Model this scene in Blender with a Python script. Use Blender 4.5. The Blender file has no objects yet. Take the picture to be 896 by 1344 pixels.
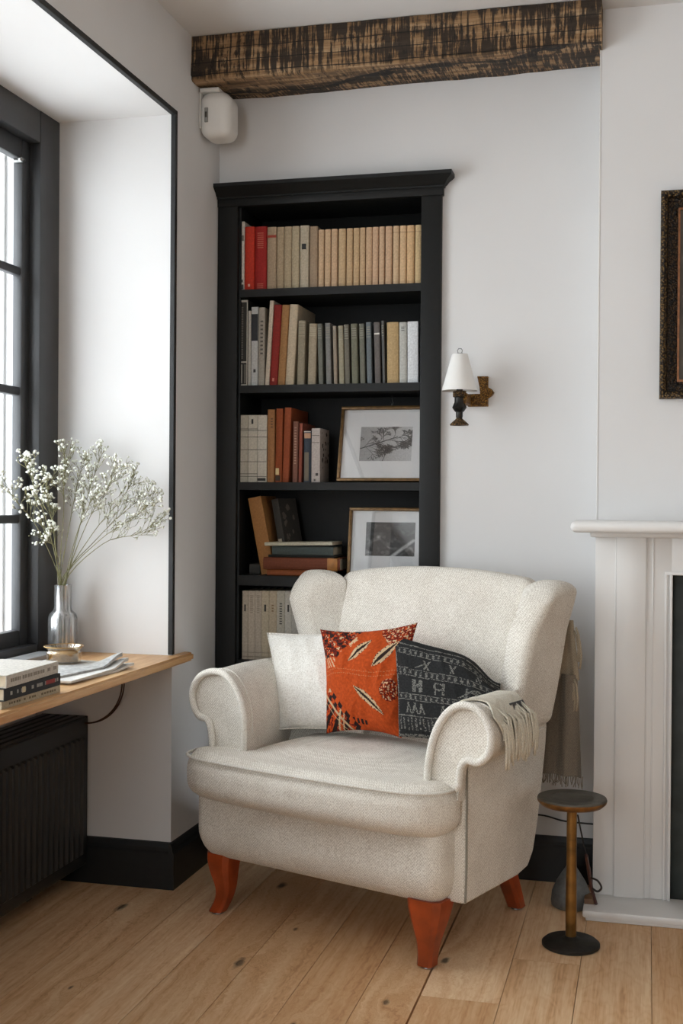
import bpy, bmesh, math, random
import numpy as np
from mathutils import Vector, Matrix, noise
random.seed(7)
sc = bpy.context.scene
COL = sc.collection
# ------------------------------------------------------------------ camera, light, exposure
CY, CP, CR, CF, CH = 0.24799985, -0.00710292, 0.00723318, 1585.2, 1.2
fw = np.array([-math.sin(CY)*math.cos(CP), math.cos(CY)*math.cos(CP), math.sin(CP)])
r0 = np.array([math.cos(CY), math.sin(CY), 0.0]); u0 = np.cross(r0, fw)
rt = math.cos(CR)*r0+math.sin(CR)*u0; up = -math.sin(CR)*r0+math.cos(CR)*u0
cd = bpy.data.cameras.new('camera'); cam = bpy.data.objects.new('camera', cd); COL.objects.link(cam)
M = Matrix.Identity(4)
for i in range(3):
    M[i][0] = rt[i]; M[i][1] = up[i]; M[i][2] = -fw[i]
M[2][3] = CH
cam.matrix_world = M
cd.sensor_fit = 'VERTICAL'; cd.sensor_height = 24; cd.lens = CF/1344*24; cd.clip_start = 0.05
sc.camera = cam
w = bpy.data.worlds.new('sky'); sc.world = w; w.use_nodes = True
bg = w.node_tree.nodes['Background']; bg.inputs[0].default_value = (0.91, 0.955, 1.0, 1); bg.inputs[1].default_value = 7.0
def portal(name, loc, rot, sx, sy):
    l = bpy.data.lights.new(name, 'AREA'); l.shape = 'RECTANGLE'; l.size = sx; l.size_y = sy; l.cycles.is_portal = True
    o = bpy.data.objects.new(name, l); COL.objects.link(o); o.location = loc; o.rotation_euler = rot
portal('window_portal', (-2.2, 2.60, 1.57), (0, -math.pi/2, 0), 1.7, 1.75)
portal('rear_window_portal', (-2.2, -0.1, 1.5), (0, -math.pi/2, 0), 2.0, 2.7)
portal('fill_window_portal', (-.95, -2.75, 1.6), (math.pi/2, 0, 0), 1.1, 1.8)
vs = sc.view_settings
vs.view_transform = 'Standard'; vs.look = 'None'; vs.gamma = 1; vs.use_curve_mapping = False; vs.exposure = 0.36

def at(px, py, ax, v):
    """point where the sight line of a pixel meets a plane x/y/z = v"""
    d = fw+rt*(px-448)/CF-up*(py-672)/CF
    t = (v-(CH if ax == 2 else 0))/d[ax]
    return Vector((t*d[0], t*d[1], CH+t*d[2]))

# ------------------------------------------------------------------ materials
def nm(name):
    m = bpy.data.materials.new(name); m.use_nodes = True
    return m, m.node_tree, m.node_tree.nodes['Principled BSDF']
def srgb(c):
    if isinstance(c, str):
        c = [int(c[i:i+2], 16)/255 for i in (0, 2, 4)]
    return tuple((x/12.92 if x <= .04045 else ((x+.055)/1.055)**2.4) for x in c)+(1,)
def node(t, k, **kw):
    n = t.nodes.new(k)
    for a, b in kw.items(): setattr(n, a, b)
    return n
def coord(t, scale=(1, 1, 1), kind='Object'):
    tc = node(t, 'ShaderNodeTexCoord'); mp = node(t, 'ShaderNodeMapping'); mp.inputs['Scale'].default_value = scale
    t.links.new(tc.outputs[kind], mp.inputs[0]); return mp.outputs[0]
def mth(t, op, a, b=None, c=None):
    n = node(t, 'ShaderNodeMath', operation=op)
    for i, x in enumerate((a, b, c)):
        if x is None: continue
        if isinstance(x, (int, float)): n.inputs[i].default_value = x
        else: t.links.new(x, n.inputs[i])
    return n.outputs[0]
def mixc(t, f, a, b, bt='MIX'):
    n = node(t, 'ShaderNodeMix', data_type='RGBA', blend_type=bt)
    for s, x in ((0, f), (6, a), (7, b)):
        if isinstance(x, (int, float, tuple)): n.inputs[s].default_value = x
        else: t.links.new(x, n.inputs[s])
    return n.outputs[2]
def noi(t, vec, scale, det=3, rough=.5):
    n = node(t, 'ShaderNodeTexNoise'); n.inputs['Scale'].default_value = scale; n.inputs['Detail'].default_value = det; n.inputs['Roughness'].default_value = rough
    t.links.new(vec, n.inputs['Vector']); return n.outputs['Fac']
def ramp(t, f, stops):
    n = node(t, 'ShaderNodeValToRGB'); cr = n.color_ramp
    while len(cr.elements) < len(stops): cr.elements.new(.5)
    for e, (p, c) in zip(cr.elements, stops): e.position = p; e.color = c
    t.links.new(f, n.inputs[0]); return n.outputs[0]
def bump(t, b, h, strength=.3, dist=.002):
    n = node(t, 'ShaderNodeBump'); n.inputs['Strength'].default_value = strength; n.inputs['Distance'].default_value = dist
    t.links.new(h, n.inputs['Height']); t.links.new(n.outputs[0], b.inputs['Normal'])
_mc = {}
def plain(name, col, rough=.6, var=.06, scale=30, metal=0, bmp=0.0, spec=.5):
    k = (name, str(col))
    if k in _mc: return _mc[k]
    m, t, b = nm(name); c = srgb(col)
    v = noi(t, coord(t), scale, 4)
    d = tuple(x*(1-var*2) for x in c[:3])+(1,); l = tuple(min(1, x*(1+var)) for x in c[:3])+(1,)
    t.links.new(ramp(t, v, [(.3, d), (.7, l)]), b.inputs['Base Color'])
    b.inputs['Roughness'].default_value = rough; b.inputs['Metallic'].default_value = metal; b.inputs['Specular IOR Level'].default_value = spec
    if bmp: bump(t, b, v, bmp, .001)
    _mc[k] = m; return m
def fabric(name, c1, c2, sc_=900, strength=.5, rough=.95, weave=.20):
    m, t, b = nm(name); v = coord(t)
    n1 = noi(t, v, sc_, 1); n2 = noi(t, v, 14, 4); n3 = noi(t, v, 300, 2)
    ws = []
    for sc3 in ((1, 1, 1), (1, 1, -1)):
        w1 = node(t, 'ShaderNodeTexWave', wave_type='BANDS', bands_direction='DIAGONAL'); w1.inputs['Scale'].default_value = 78; w1.inputs['Distortion'].default_value = 1.2; w1.inputs['Detail Scale'].default_value = 3
        t.links.new(coord(t, sc3), w1.inputs['Vector']); ws.append(w1.outputs['Fac'])
    f = mth(t, 'ADD', mth(t, 'MULTIPLY', mth(t, 'MULTIPLY', ws[0], ws[1]), weave), mth(t, 'ADD', mth(t, 'MULTIPLY', n3, .81-weave), mth(t, 'MULTIPLY', n2, .19)))
    t.links.new(ramp(t, f, [(.30, srgb(c1)), (.58, srgb(c2))]), b.inputs['Base Color'])
    b.inputs['Roughness'].default_value = rough; b.inputs['Specular IOR Level'].default_value = .15
    b.inputs['Sheen Weight'].default_value = .15
    bump(t, b, f, strength, .002); return m
def vcol(name, rough=.9, strength=.3, scale=500):
    m, t, b = nm(name); a = node(t, 'ShaderNodeVertexColor', layer_name='paint')
    n = noi(t, coord(t), scale, 2)
    t.links.new(mixc(t, 1.0, a.outputs[0], ramp(t, n, [(.3, (.8, .8, .8, 1)), (.7, (1.1, 1.1, 1.1, 1))]), 'MULTIPLY'), b.inputs['Base Color'])
    b.inputs['Roughness'].default_value = rough; b.inputs['Specular IOR Level'].default_value = .2
    bump(t, b, n, strength, .001); return m
def woodmat(name, dark, light, axis=0, rough=.45, freq=18, knots=False):
    m, t, b = nm(name)
    s = [freq, freq, freq]; s[axis] = freq*.06
    v = coord(t, tuple(s)); n = noi(t, v, 1.0, 6, .62); n2 = noi(t, v, 5.0, 3, .6)
    f = mth(t, 'ADD', mth(t, 'MULTIPLY', n, .7), mth(t, 'MULTIPLY', n2, .3))
    t.links.new(ramp(t, f, [(.32, srgb(dark)), (.62, srgb(light))]), b.inputs['Base Color'])
    b.inputs['Roughness'].default_value = rough; bump(t, b, f, .15, .001); return m

MW = plain('wall_paint', 'dfdedd', .85, .012, 3, bmp=.05)
MCEIL = plain('ceiling_paint', 'dad8d6', .9, .012, 3)
MTRIM = plain('white_gloss_paint', 'e4e2df', .35, .01, 4)
MBLK = plain('black_paint', '191a1a', .5, .15, 40)
MBOOKCASE = plain('black_cabinet_paint', '0f100f', .55, .12, 60, spec=.35)
MWIN = plain('charcoal_window_paint', '3a3b3d', .4, .05, 20)
MRAD = plain('radiator_black_enamel', '1e1f1f', .45, .08, 30)
MSHADE = plain('white_lampshade', 'eceae6', .8, .01, 10)
MPLAST = plain('white_plastic', 'e6e4df', .4, .01, 10)
MIRON = plain('dark_iron', '26272a', .5, .25, 120, .6, .3)
MSTEEL = plain('brushed_metal', '8a8a88', .35, .1, 40, 1)
MGOLD = plain('antique_gold', 'a2763a', .5, .4, 180, .55, .5)
MDGOLD = plain('dark_antique_gold', '5e4a2e', .5, .45, 220, .4, .6)
MPAPER = plain('page_paper', 'd8cdb6', .9, .06, 60)
MFAB = fabric('cream_woven_fabric', 'c2b8aa', 'f6f1e7')
MWELT = fabric('cream_welt_fabric', 'c8c0b2', 'f1ede5', 900, .4)
MCUSH = fabric('ivory_cushion_fabric', 'cdc7bc', 'f4f1ea', weave=.03)
MLEG = plain('cherry_stained_wood', 'a8481f', .32, .2, 14)
def glassmat(name, tint=(1, 1, 1, 1), gl=.08, rough=0.0):
    m, t, b = nm(name); t.nodes.remove(b)
    tr = node(t, 'ShaderNodeBsdfTransparent'); tr.inputs[0].default_value = tint
    g = node(t, 'ShaderNodeBsdfGlossy'); g.inputs['Roughness'].default_value = rough
    fr = node(t, 'ShaderNodeLayerWeight'); fr.inputs['Blend'].default_value = .25
    mx = node(t, 'ShaderNodeMixShader')
    t.links.new(mth(t, 'ADD', mth(t, 'MULTIPLY', fr.outputs['Facing'], .35), gl), mx.inputs[0])
    t.links.new(tr.outputs[0], mx.inputs[1]); t.links.new(g.outputs[0], mx.inputs[2])
    t.links.new(mx.outputs[0], t.nodes['Material Output'].inputs[0]); return m
MGLASS = glassmat('window_glass', (.97, .98, .98, 1), .03)
MPGLASS = glassmat('picture_glass', (1, 1, 1, 1), .07)
MVASE = glassmat('grey_glass', (.80, .82, .83, 1), .12)

# ------------------------------------------------------------------ mesh helpers
def empty(name, label=None, cat=None, loc=(0, 0, 0), rot=(0, 0, 0), group=None, parent=None):
    o = bpy.data.objects.new(name, None); o.empty_display_size = .05; COL.objects.link(o)
    o.location = loc; o.rotation_euler = rot
    if label: o['label'] = label
    if cat: o['category'] = cat
    if group: o['group'] = group
    if parent: o.parent = parent
    return o
def tag(o, label=None, cat=None, group=None, kind=None):
    if label: o['label'] = label
    if cat: o['category'] = cat
    if group: o['group'] = group
    if kind: o['kind'] = kind
    return o
def finish(name, bm, mt, parent=None, smooth=False, angle=None, loc=None, label=None):
    bmesh.ops.recalc_face_normals(bm, faces=bm.faces)
    me = bpy.data.meshes.new(name); bm.to_mesh(me); bm.free()
    for mm in (mt if isinstance(mt, (list, tuple)) else [mt]): me.materials.append(mm)
    if smooth:
        for p in me.polygons: p.use_smooth = True
        if angle: me.set_sharp_from_angle(angle=math.radians(angle))
    o = bpy.data.objects.new(name, me); COL.objects.link(o)
    if parent: o.parent = parent
    if loc: o.location = loc
    if label: o['label'] = label
    return o
def box(bm, a, b, bev=0, seg=2):
    vs_ = [bm.verts.new((x, y, z)) for x in (a[0], b[0]) for y in (a[1], b[1]) for z in (a[2], b[2])]
    fs = [bm.faces.new([vs_[i] for i in f]) for f in ((0, 1, 3, 2), (4, 6, 7, 5), (0, 4, 5, 1), (2, 3, 7, 6), (0, 2, 6, 4), (1, 5, 7, 3))]
    if bev:
        es = list({e for f in fs for e in f.edges})
        bmesh.ops.bevel(bm, geom=es, offset=bev, segments=seg, affect='EDGES', profile=.5)
    return fs
def bx(name, a, b, mt, parent=None, bev=0, smooth=False, seg=2):
    bm = bmesh.new(); box(bm, a, b, bev, seg); return finish(name, bm, mt, parent, smooth or bev > 0, 40)
def struct(name, bm_or_ab, mt, bev=0, smooth=False):
    if isinstance(bm_or_ab, tuple):
        bm = bmesh.new()
        for ab in bm_or_ab: box(bm, ab[0], ab[1], bev)
    else: bm = bm_or_ab
    o = finish(name, bm, mt, None, smooth or bev > 0, 40); o['kind'] = 'structure'; return o
def tube(bm, pts, r, seg=8, closed=False, cap=True):
    pts = [Vector(p) for p in pts]; n = len(pts); rings = []
    rs = r if isinstance(r, (list, tuple)) else [r]*n
    ref = None
    for i, p in enumerate(pts):
        a = pts[(i-1) % n] if (closed or i > 0) else p; b = pts[(i+1) % n] if (closed or i < n-1) else p
        d = (b-a).normalized()
        if ref is None: ref = d.orthogonal().normalized()
        ref = (ref-d*ref.dot(d)).normalized(); s = d.cross(ref)
        rings.append([bm.verts.new(p+(ref*math.cos(k*2*math.pi/seg)+s*math.sin(k*2*math.pi/seg))*rs[i]) for k in range(seg)])
    m = n if closed else n-1
    for i in range(m):
        A, B = rings[i], rings[(i+1) % n]
        for k in range(seg): bm.faces.new((A[k], A[(k+1) % seg], B[(k+1) % seg], B[k]))
    if cap and not closed:
        bm.faces.new(rings[0][::-1]); bm.faces.new(rings[-1])
def lathe(bm, prof, seg=32, c=(0, 0), cap=True):
    rings = [[bm.verts.new((c[0]+r*math.cos(k*2*math.pi/seg), c[1]+r*math.sin(k*2*math.pi/seg), z)) for k in range(seg)] for r, z in prof]
    for A, B in zip(rings, rings[1:]):
        for k in range(seg): bm.faces.new((A[k], A[(k+1) % seg], B[(k+1) % seg], B[k]))
    if cap:
        bm.faces.new(rings[0][::-1]); bm.faces.new(rings[-1])
def prism(bm, prof, a0, a1, axis):
    """closed 2-D profile extruded along an axis (profile in the two remaining axes, in order)"""
    def mk(p, a):
        q = [p[0], p[1]]; q.insert(axis, a); return bm.verts.new(q)
    A = [mk(p, a0) for p in prof]; B = [mk(p, a1) for p in prof]; n = len(prof)
    for i in range(n): bm.faces.new((A[i], A[(i+1) % n], B[(i+1) % n], B[i]))
    bm.faces.new(A[::-1]); bm.faces.new(B)
def rbox(size, r, warp=None, k=4, m=8, axes_m=None):
    """rounded box, gridded, then warped; centred on the origin"""
    bm = bmesh.new(); h = [s/2 for s in size]; r = min(r, *[x*.999 for x in h]); co = []
    for i in range(3):
        mm = axes_m[i] if axes_m else m
        inner = h[i]-r
        ang = [math.pi/4*j/k for j in range(k+1)]
        lo = [-(inner+r*math.tan(a)) for a in ang][::-1]
        mid = [-inner+2*inner*j/mm for j in range(1, mm)]
        hi = [inner+r*math.tan(a) for a in ang]
        co.append(lo+mid+hi)
    cache = {}
    def V(p):
        key = tuple(round(x, 6) for x in p)
        if key not in cache:
            q = Vector([max(-(h[i]-r), min(h[i]-r, p[i])) for i in range(3)]); d = Vector(p)-q
            if d.length > 1e-9: d = d.normalized()*r
            q = q+d
            if warp: q = Vector(warp(q.x, q.y, q.z))
            cache[key] = bm.verts.new(q)
        return cache[key]
    for ax in range(3):
        a, b = [i for i in range(3) if i != ax]
        for s in (-1, 1):
            for i in range(len(co[a])-1):
                for j in range(len(co[b])-1):
                    qs = []
                    for (x, y) in ((i, j), (i+1, j), (i+1, j+1), (i, j+1)):
                        p = [0, 0, 0]; p[ax] = s*h[ax]; p[a] = co[a][x]; p[b] = co[b][y]; qs.append(V(p))
                    if len(set(qs)) == 4: bm.faces.new(qs)
                    elif len(set(qs)) == 3: bm.faces.new(list(dict.fromkeys(qs)))
    return bm
def lerp(a, b, t): return a+(b-a)*t
def interp(x, tab):
    if x <= tab[0][0]: return tab[0][1]
    for (a, p), (b, q) in zip(tab, tab[1:]):
        if x <= b:
            t = (x-a)/(b-a); return p+(q-p)*t
    return tab[-1][1]
def sm(x): x = max(0, min(1, x)); return x*x*(3-2*x)

# ------------------------------------------------------------------ the room
XL, YB, ZC, YN = -1.425, 3.90, 2.69, 3.50          # left wall, back wall, ceiling, end of the window niche
XR, YR = 3.4, -2.6
# floor: boards running away from the camera
edges = [-2.3, -2.02, -1.85, -1.68, -1.5, -1.335, -1.17, -1.0, -.832, -.665, -.531, -.335, -.16, .02, .2, .37, .55, .73, .9, 1.1, 1.28, 1.46, 1.64, 1.82, 2.0, 2.18, 2.36, 2.54, 2.72, 2.9, 3.08, 3.26, 3.5]
bm = bmesh.new(); cl = bm.loops.layers.color.new('paint')
rnd = random.Random(3)
for x0, x1 in zip(edges, edges[1:]):
    y = -2.7; g = .0050 if abs(x0+.531) < .01 else .0012
    ys = [-2.7]
    if abs(x0+.531) < .01: ys += [2.90]
    elif abs(x0+.335) < .01: ys += [1.2, 3.20]
    else: ys += [rnd.uniform(-.5, 2.2)]
    ys.append(3.95)
    for ya, yb in zip(ys, ys[1:]):
        fs = box(bm, (x0+g, ya+.0006, -.02), (x1-.0004, yb-.0006, 0))
        c = (rnd.random(), rnd.random(), rnd.random(), 1)
        for f in fs:
            for l in f.loops: l[cl] = c
for f in box(bm, (-2.35, -2.75, -.06), (3.55, 4.0, -.012)):
    for l in f.loops: l[cl] = (0, 0, 0, 1)
m, t, b = nm('oak_floorboards')
a = node(t, 'ShaderNodeVertexColor', layer_name='paint'); sep = node(t, 'ShaderNodeSeparateColor'); t.links.new(a.outputs[0], sep.inputs[0])
tc = node(t, 'ShaderNodeTexCoord'); sx = node(t, 'ShaderNodeSeparateXYZ'); t.links.new(tc.outputs['Object'], sx.inputs[0])
KN = [(-1.02, 2.98, .03), (-.505, 3.14, .024), (-.95, 3.26, .012), (-1.50, 3.30, .028), (-1.37, 2.72, .012), (-1.10, 3.62, .03), (-.78, 2.66, .014), (-.60, 2.84, .018)]
dist = None; dark = None
KNN = mth(t, 'ADD', .25, mth(t, 'MULTIPLY', noi(t, coord(t, (1, .6, 1)), 60, 3), 1.5))
for kx, ky, kr in KN:
    dx = mth(t, 'SUBTRACT', sx.outputs[0], kx); dy = mth(t, 'MULTIPLY', mth(t, 'SUBTRACT', sx.outputs[1], ky), .42)
    d = mth(t, 'MULTIPLY', mth(t, 'SQRT', mth(t, 'ADD', mth(t, 'MULTIPLY', dx, dx), mth(t, 'MULTIPLY', dy, dy))), KNN)
    e = mth(t, 'POWER', 2.718, mth(t, 'MULTIPLY', d, -1/(kr*1.5)))
    k = node(t, 'ShaderNodeMapRange'); t.links.new(d, k.inputs[0]); k.inputs[1].default_value = kr*.2; k.inputs[2].default_value = kr*.55; k.inputs[3].default_value = 1; k.inputs[4].default_value = 0
    dist = e if dist is None else mth(t, 'ADD', dist, e); dark = k.outputs[0] if dark is None else mth(t, 'MAXIMUM', dark, k.outputs[0])
off = mth(t, 'MULTIPLY', sep.outputs[0], 40)
gx = mth(t, 'ADD', mth(t, 'ADD', mth(t, 'MULTIPLY', sx.outputs[0], 38), mth(t, 'MULTIPLY', dist, 3.4)), off)
cv = node(t, 'ShaderNodeCombineXYZ'); t.links.new(gx, cv.inputs[0]); t.links.new(mth(t, 'MULTIPLY', sx.outputs[1], 1.6), cv.inputs[1]); t.links.new(off, cv.inputs[2])
g1 = noi(t, cv.outputs[0], .9, 5, .6); g2 = noi(t, cv.outputs[0], 5, 3, .6)
cv2 = node(t, 'ShaderNodeCombineXYZ'); t.links.new(mth(t, 'MULTIPLY', sx.outputs[0], 3), cv2.inputs[0]); t.links.new(sx.outputs[1], cv2.inputs[1]); t.links.new(off, cv2.inputs[2])
g3 = noi(t, cv2.outputs[0], 1.3, 4, .6)
wv = mth(t, 'ABSOLUTE', mth(t, 'SINE', mth(t, 'ADD', mth(t, 'MULTIPLY', g3, 70), mth(t, 'MULTIPLY', dist, 30))))
gf = mth(t, 'ADD', mth(t, 'MULTIPLY', g1, .6), mth(t, 'ADD', mth(t, 'MULTIPLY', g2, .34), mth(t, 'MULTIPLY', wv, .06)))
base = ramp(t, gf, [(.30, srgb('b2835a')), (.45, srgb('dbb288')), (.64, srgb('f0d4af'))])
tint = ramp(t, sep.outputs[1], [(0, (.84, .74, .64, 1)), (.5, (.96, .92, .87, 1)), (1, (1.08, 1.08, 1.08, 1))])
base = mixc(t, 1.0, base, tint, 'MULTIPLY')
base = mixc(t, mth(t, 'MULTIPLY', mth(t, 'SUBTRACT', g3, .35), .8), base, srgb('b98a5c'))
n5 = noi(t, cv.outputs[0], 1.7, 5, .7)
base = mixc(t, mth(t, 'MULTIPLY', dark, mth(t, 'ADD', n5, .35)), base, srgb('2c1d12'))
t.links.new(base, b.inputs['Base Color']); b.inputs['Roughness'].default_value = .5; b.inputs['Specular IOR Level'].default_value = .35
bump(t, b, gf, .12, .001)
MFLOOR = m
struct('floor', bm, MFLOOR)

struct('wall_back', (((-2.4, YB, 0), (-1.36, YB+.3, ZC+.1)), ((-.675, YB, 0), (XR+.1, YB+.3, ZC+.1)),
                     ((-1.36, YB, 2.22), (-.675, YB+.3, ZC+.1)), ((-1.36, YB+.26, 0), (-.675, YB+.3, 2.22))), MW)
LWY0, LWY1 = 1.70, YN
RWA, RWB = -1.45, 1.25                                  # second window, behind the camera
struct('wall_left', (((-2.3, YN, 0), (XL, YB, ZC)), ((-2.3, LWY0, 2.40), (XL, YN, ZC)), ((-2.3, LWY0, 0), (-1.89, YN, .70)),
                     ((-2.3, RWB, 0), (XL, LWY0, ZC)), ((-2.3, RWA, 2.5), (XL, RWB, ZC)), ((-2.3, RWA, 0), (XL, RWB, .5)), ((-2.3, YR, 0), (XL, RWA, ZC))), MW)
struct('wall_right', (((XR, YR, 0), (XR+.2, YB, ZC)),), MW)
struct('wall_rear', (((-2.3, YR-.2, 0), (-1.5, YR, ZC)), ((-.4, YR-.2, 0), (XR+.2, YR, ZC)), ((-1.5, YR-.2, 2.5), (-.4, YR, ZC)), ((-1.5, YR-.2, 0), (-.4, YR, .7))), MW)
struct('ceiling', (((-2.4, YR-.2, ZC), (XR+.2, YB+.3, ZC+.12)),), MCEIL)
# chimney breast with its firebox recess
FY = 3.72
struct('wall_chimney', (((-.149, FY, 0), (.074, YB, ZC)), ((.074, FY, .995), (.95, YB, ZC)), ((.95, FY, 0), (1.5, YB, ZC)), ((.074, YB-.02, 0), (.95, YB, .995))), MW)
struct('trim_2', (((-.1505, FY-.0015, 1.158), (-.1455, FY+.004, ZC)),), MTRIM, .0012)
# black corner bead round the window niche
bm = bmesh.new(); q = .010
box(bm, (XL-.012, YN-.006, .727), (XL+.004, YN+.012, 2.412), .002)
box(bm, (XL-.012, LWY0-.01, 2.396), (XL+.004, YN+.012, 2.412), .002)
box(bm, (XL-.012, LWY0-.012, .727), (XL+.004, LWY0+.006, 2.412), .002)
struct('trim_1', bm, MBLK)
# skirting
def skirt(name, prof, p0, p1):
    """prof: (offset from wall, z) polyline; run from p0 to p1, offset to the right-hand side"""
    p0 = Vector(p0); p1 = Vector(p1); d = (p1-p0).normalized(); n = Vector((d.y, -d.x, 0)); bm = bmesh.new()
    A = [bm.verts.new(p0+n*o+Vector((0, 0, z))) for o, z in prof]; B = [bm.verts.new(p1+n*o+Vector((0, 0, z))) for o, z in prof]
    for i in range(len(prof)): j = (i+1) % len(prof); bm.faces.new((A[i], A[j], B[j], B[i]))
    bm.faces.new(A[::-1]); bm.faces.new(B)
    o = finish(name, bm, MBLK); o['kind'] = 'structure'; return o
SK = [(-.002, 0), (.016, 0), (.016, .112), (.011, .118), (.011, .128), (.006, .142), (-.002, .145)]
skirt('baseboard_left', SK, (XL, YN-.016, 0), (XL, YB, 0))
skirt('baseboard_niche', SK, (-1.89, YN, 0), (XL, YN, 0))
skirt('baseboard_back', SK, (-.65, YB, 0), (-.149, YB, 0))
skirt('baseboard_right', SK, (XR, YB, 0), (XR, YR, 0))

# window in the niche
def window(n, y0, y1, z0, z1, muz, muy):
    r = empty('window_%d' % n); r['kind'] = 'structure'
    F = -1.815; bm = bmesh.new()
    for a, b_ in (((-1.884, y1-.125, z0), (F, y1+.0, z1)), ((-1.884, y0, z0), (F, y0+.125, z1)), ((-1.883, y0+.125, z1-.10), (F-.001, y1-.125, z1)), ((-1.883, y0+.125, z0), (F-.001, y1-.125, z0+.035))):
        box(bm, a, b_, .004)
    finish('window_frame', bm, MWIN, r, True, 40)
    bm = bmesh.new(); S = -1.852
    ya, yb = y0+.12, y1-.12
    mid = (ya+yb)/2
    for a, b_ in (((-1.884, yb-.05, z0+.03), (S, yb, z1-.095)), ((-1.884, ya, z0+.03), (S, ya+.05, z1-.095)), ((-1.882, mid-.05, z0+.032), (S+.0015, mid+.05, z1-.097)),
                  ((-1.883, ya+.05, z1-.16), (S-.001, yb-.05, z1-.096)), ((-1.883, ya+.05, z0+.031), (S-.001, yb-.05, z0+.082))):
        box(bm, a, b_, .005)
    for z in muz: box(bm, (-1.882, ya+.04, z-.013), (-1.858, yb-.04, z+.013), .004)
    for y in muy: box(bm, (-1.881, y-.013, z0+.07), (-1.859, y+.013, z1-.13), .004)
    finish('sash', bm, MWIN, r, True, 40)
    bx('pane', (-1.873, ya+.03, z0+.06), (-1.869, yb-.03, z1-.12), MGLASS, r)
    bm = bmesh.new()
    for y in (y1-.004, y1-.030): box(bm, (-2.02-.9*(y1-y), y-.010, z0+.002), (-2.00-.9*(y1-y), y, z1-.03), .002)
    box(bm, (-2.06, y1-.016, z0+.002), (-2.045, y1-.001, z1-.03), .002)
    finish('outer_frame', bm, MTRIM, r)
    return r
wn = window(1, LWY0, YN, .725, 2.40, (1.145, 1.535, 1.90), (2.15, 3.05))
bm = bmesh.new(); tube(bm, [(-1.875, 3.325, 2.235), (-1.845, 3.325, 2.235), (-1.845, 3.30, 2.235)], .007, 8); finish('catch', bm, MSTEEL, wn, True)
window(2, RWA, RWB, .5, 2.5, (1.1, 1.5, 1.9), (-.75, .55))
r = empty('window_3'); r['kind'] = 'structure'  # unseen rear-wall window, added to let in fill light
bm = bmesh.new()
for a, b_ in (((-1.5, YR-.15, .7), (-1.44, YR-.05, 2.5)), ((-.46, YR-.15, .7), (-.4, YR-.05, 2.5)), ((-1.44, YR-.15, 2.44), (-.46, YR-.05, 2.5)), ((-1.44, YR-.15, .7), (-.46, YR-.05, .76)), ((-.97, YR-.13, .76), (-.93, YR-.07, 2.44))):
    box(bm, a, b_)
finish('window_frame', bm, MWIN, r)
bx('pane', (-1.44, YR-.102, .76), (-.46, YR-.098, 2.44), MGLASS, r)

# window sill
wm = woodmat('oak_sill_wood', 'b07a45', 'dcb483', 1, .4, 30)
bm = bmesh.new(); ZS = .725
prof = [(-1.895, 1.702), (-1.895, YN-.001), (XL+.001, YN-.001), (XL+.001, 3.60), (-1.400, 3.60), (-1.390, 3.592), (-1.390, 1.60), (XL+.001, 1.60), (XL+.001, 1.702)]
A = [bm.verts.new((x, y, ZS-.026)) for x, y in prof]; B = [bm.verts.new((x, y, ZS)) for x, y in prof]
for i in range(len(prof)): j = (i+1) % len(prof); bm.faces.new((A[i], A[j], B[j], B[i]))
bm.faces.new(A[::-1]); bm.faces.new(B)
bmesh.ops.recalc_face_normals(bm, faces=bm.faces)
es = [e for e in bm.edges if abs(e.verts[0].co.z-e.verts[1].co.z) < 1e-5 and all(v.co.x > XL+.005 for v in e.verts)]
bmesh.ops.bevel(bm, geom=es, offset=.006, segments=3, affect='EDGES')
tag(finish('window_sill', bm, wm, None, True, 40), 'pale oak window sill board carrying the vase, magazines and books', 'window sill')

# radiator
ra = empty('radiator', 'black corrugated panel radiator under the oak window sill', 'radiator', (-1.79, 2.6, .06))
y0, y1, z0, z1 = -.80, .885, 0, .462
bm = bmesh.new(); box(bm, (.075, y0, z0), (.088, y1, z1), .004)
y = y0+.03
while y < y1-.035:
    vsb = []
    for (yy, xx) in ((y, .087), (y+.005, .0965), (y+.016, .0965), (y+.021, .087)):
        vsb.append((bm.verts.new((xx, yy, z0+.035+(.008 if xx > .09 else 0))), bm.verts.new((xx, yy, z1-.055-(.008 if xx > .09 else 0)))))
    for p_, q_ in zip(vsb, vsb[1:]): bm.faces.new((p_[0], q_[0], q_[1], p_[1]))
    bm.faces.new([v[0] for v in vsb]); bm.faces.new([v[1] for v in vsb])
    y += .0335
finish('front_panel', bm, MRAD, ra)
bx('back_panel', (-.07, y0, z0), (-.06, y1, z1), MRAD, ra)
bx('side_panel', (-.07, y1-.002, z0+.01), (.088, y1+.004, z1+.004), MRAD, ra, .002)
bx('side_panel', (-.07, y0-.004, z0+.01), (.088, y0+.002, z1+.004), MRAD, ra, .002)
bm = bmesh.new()
for k in range(5): box(bm, (-.066+k*.032, y0, z1-.004), (-.046+k*.032, y1, z1+.004), .001)
for k in range(40): box(bm, (-.066, y0+.02+k*.042, z1-.008), (.075, y0+.024+k*.042, z1-.001))
finish('top_grille', bm, MRAD, ra)
bm = bmesh.new()
for yy in (y0+.2, y1-.2): bx('bracket', (-.1, yy-.02, .05), (-.07, yy+.02, .4), MRAD, ra); bx('foot', (-.04, yy-.015, -.06), (.0, yy+.015, .0), MRAD, ra)
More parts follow.
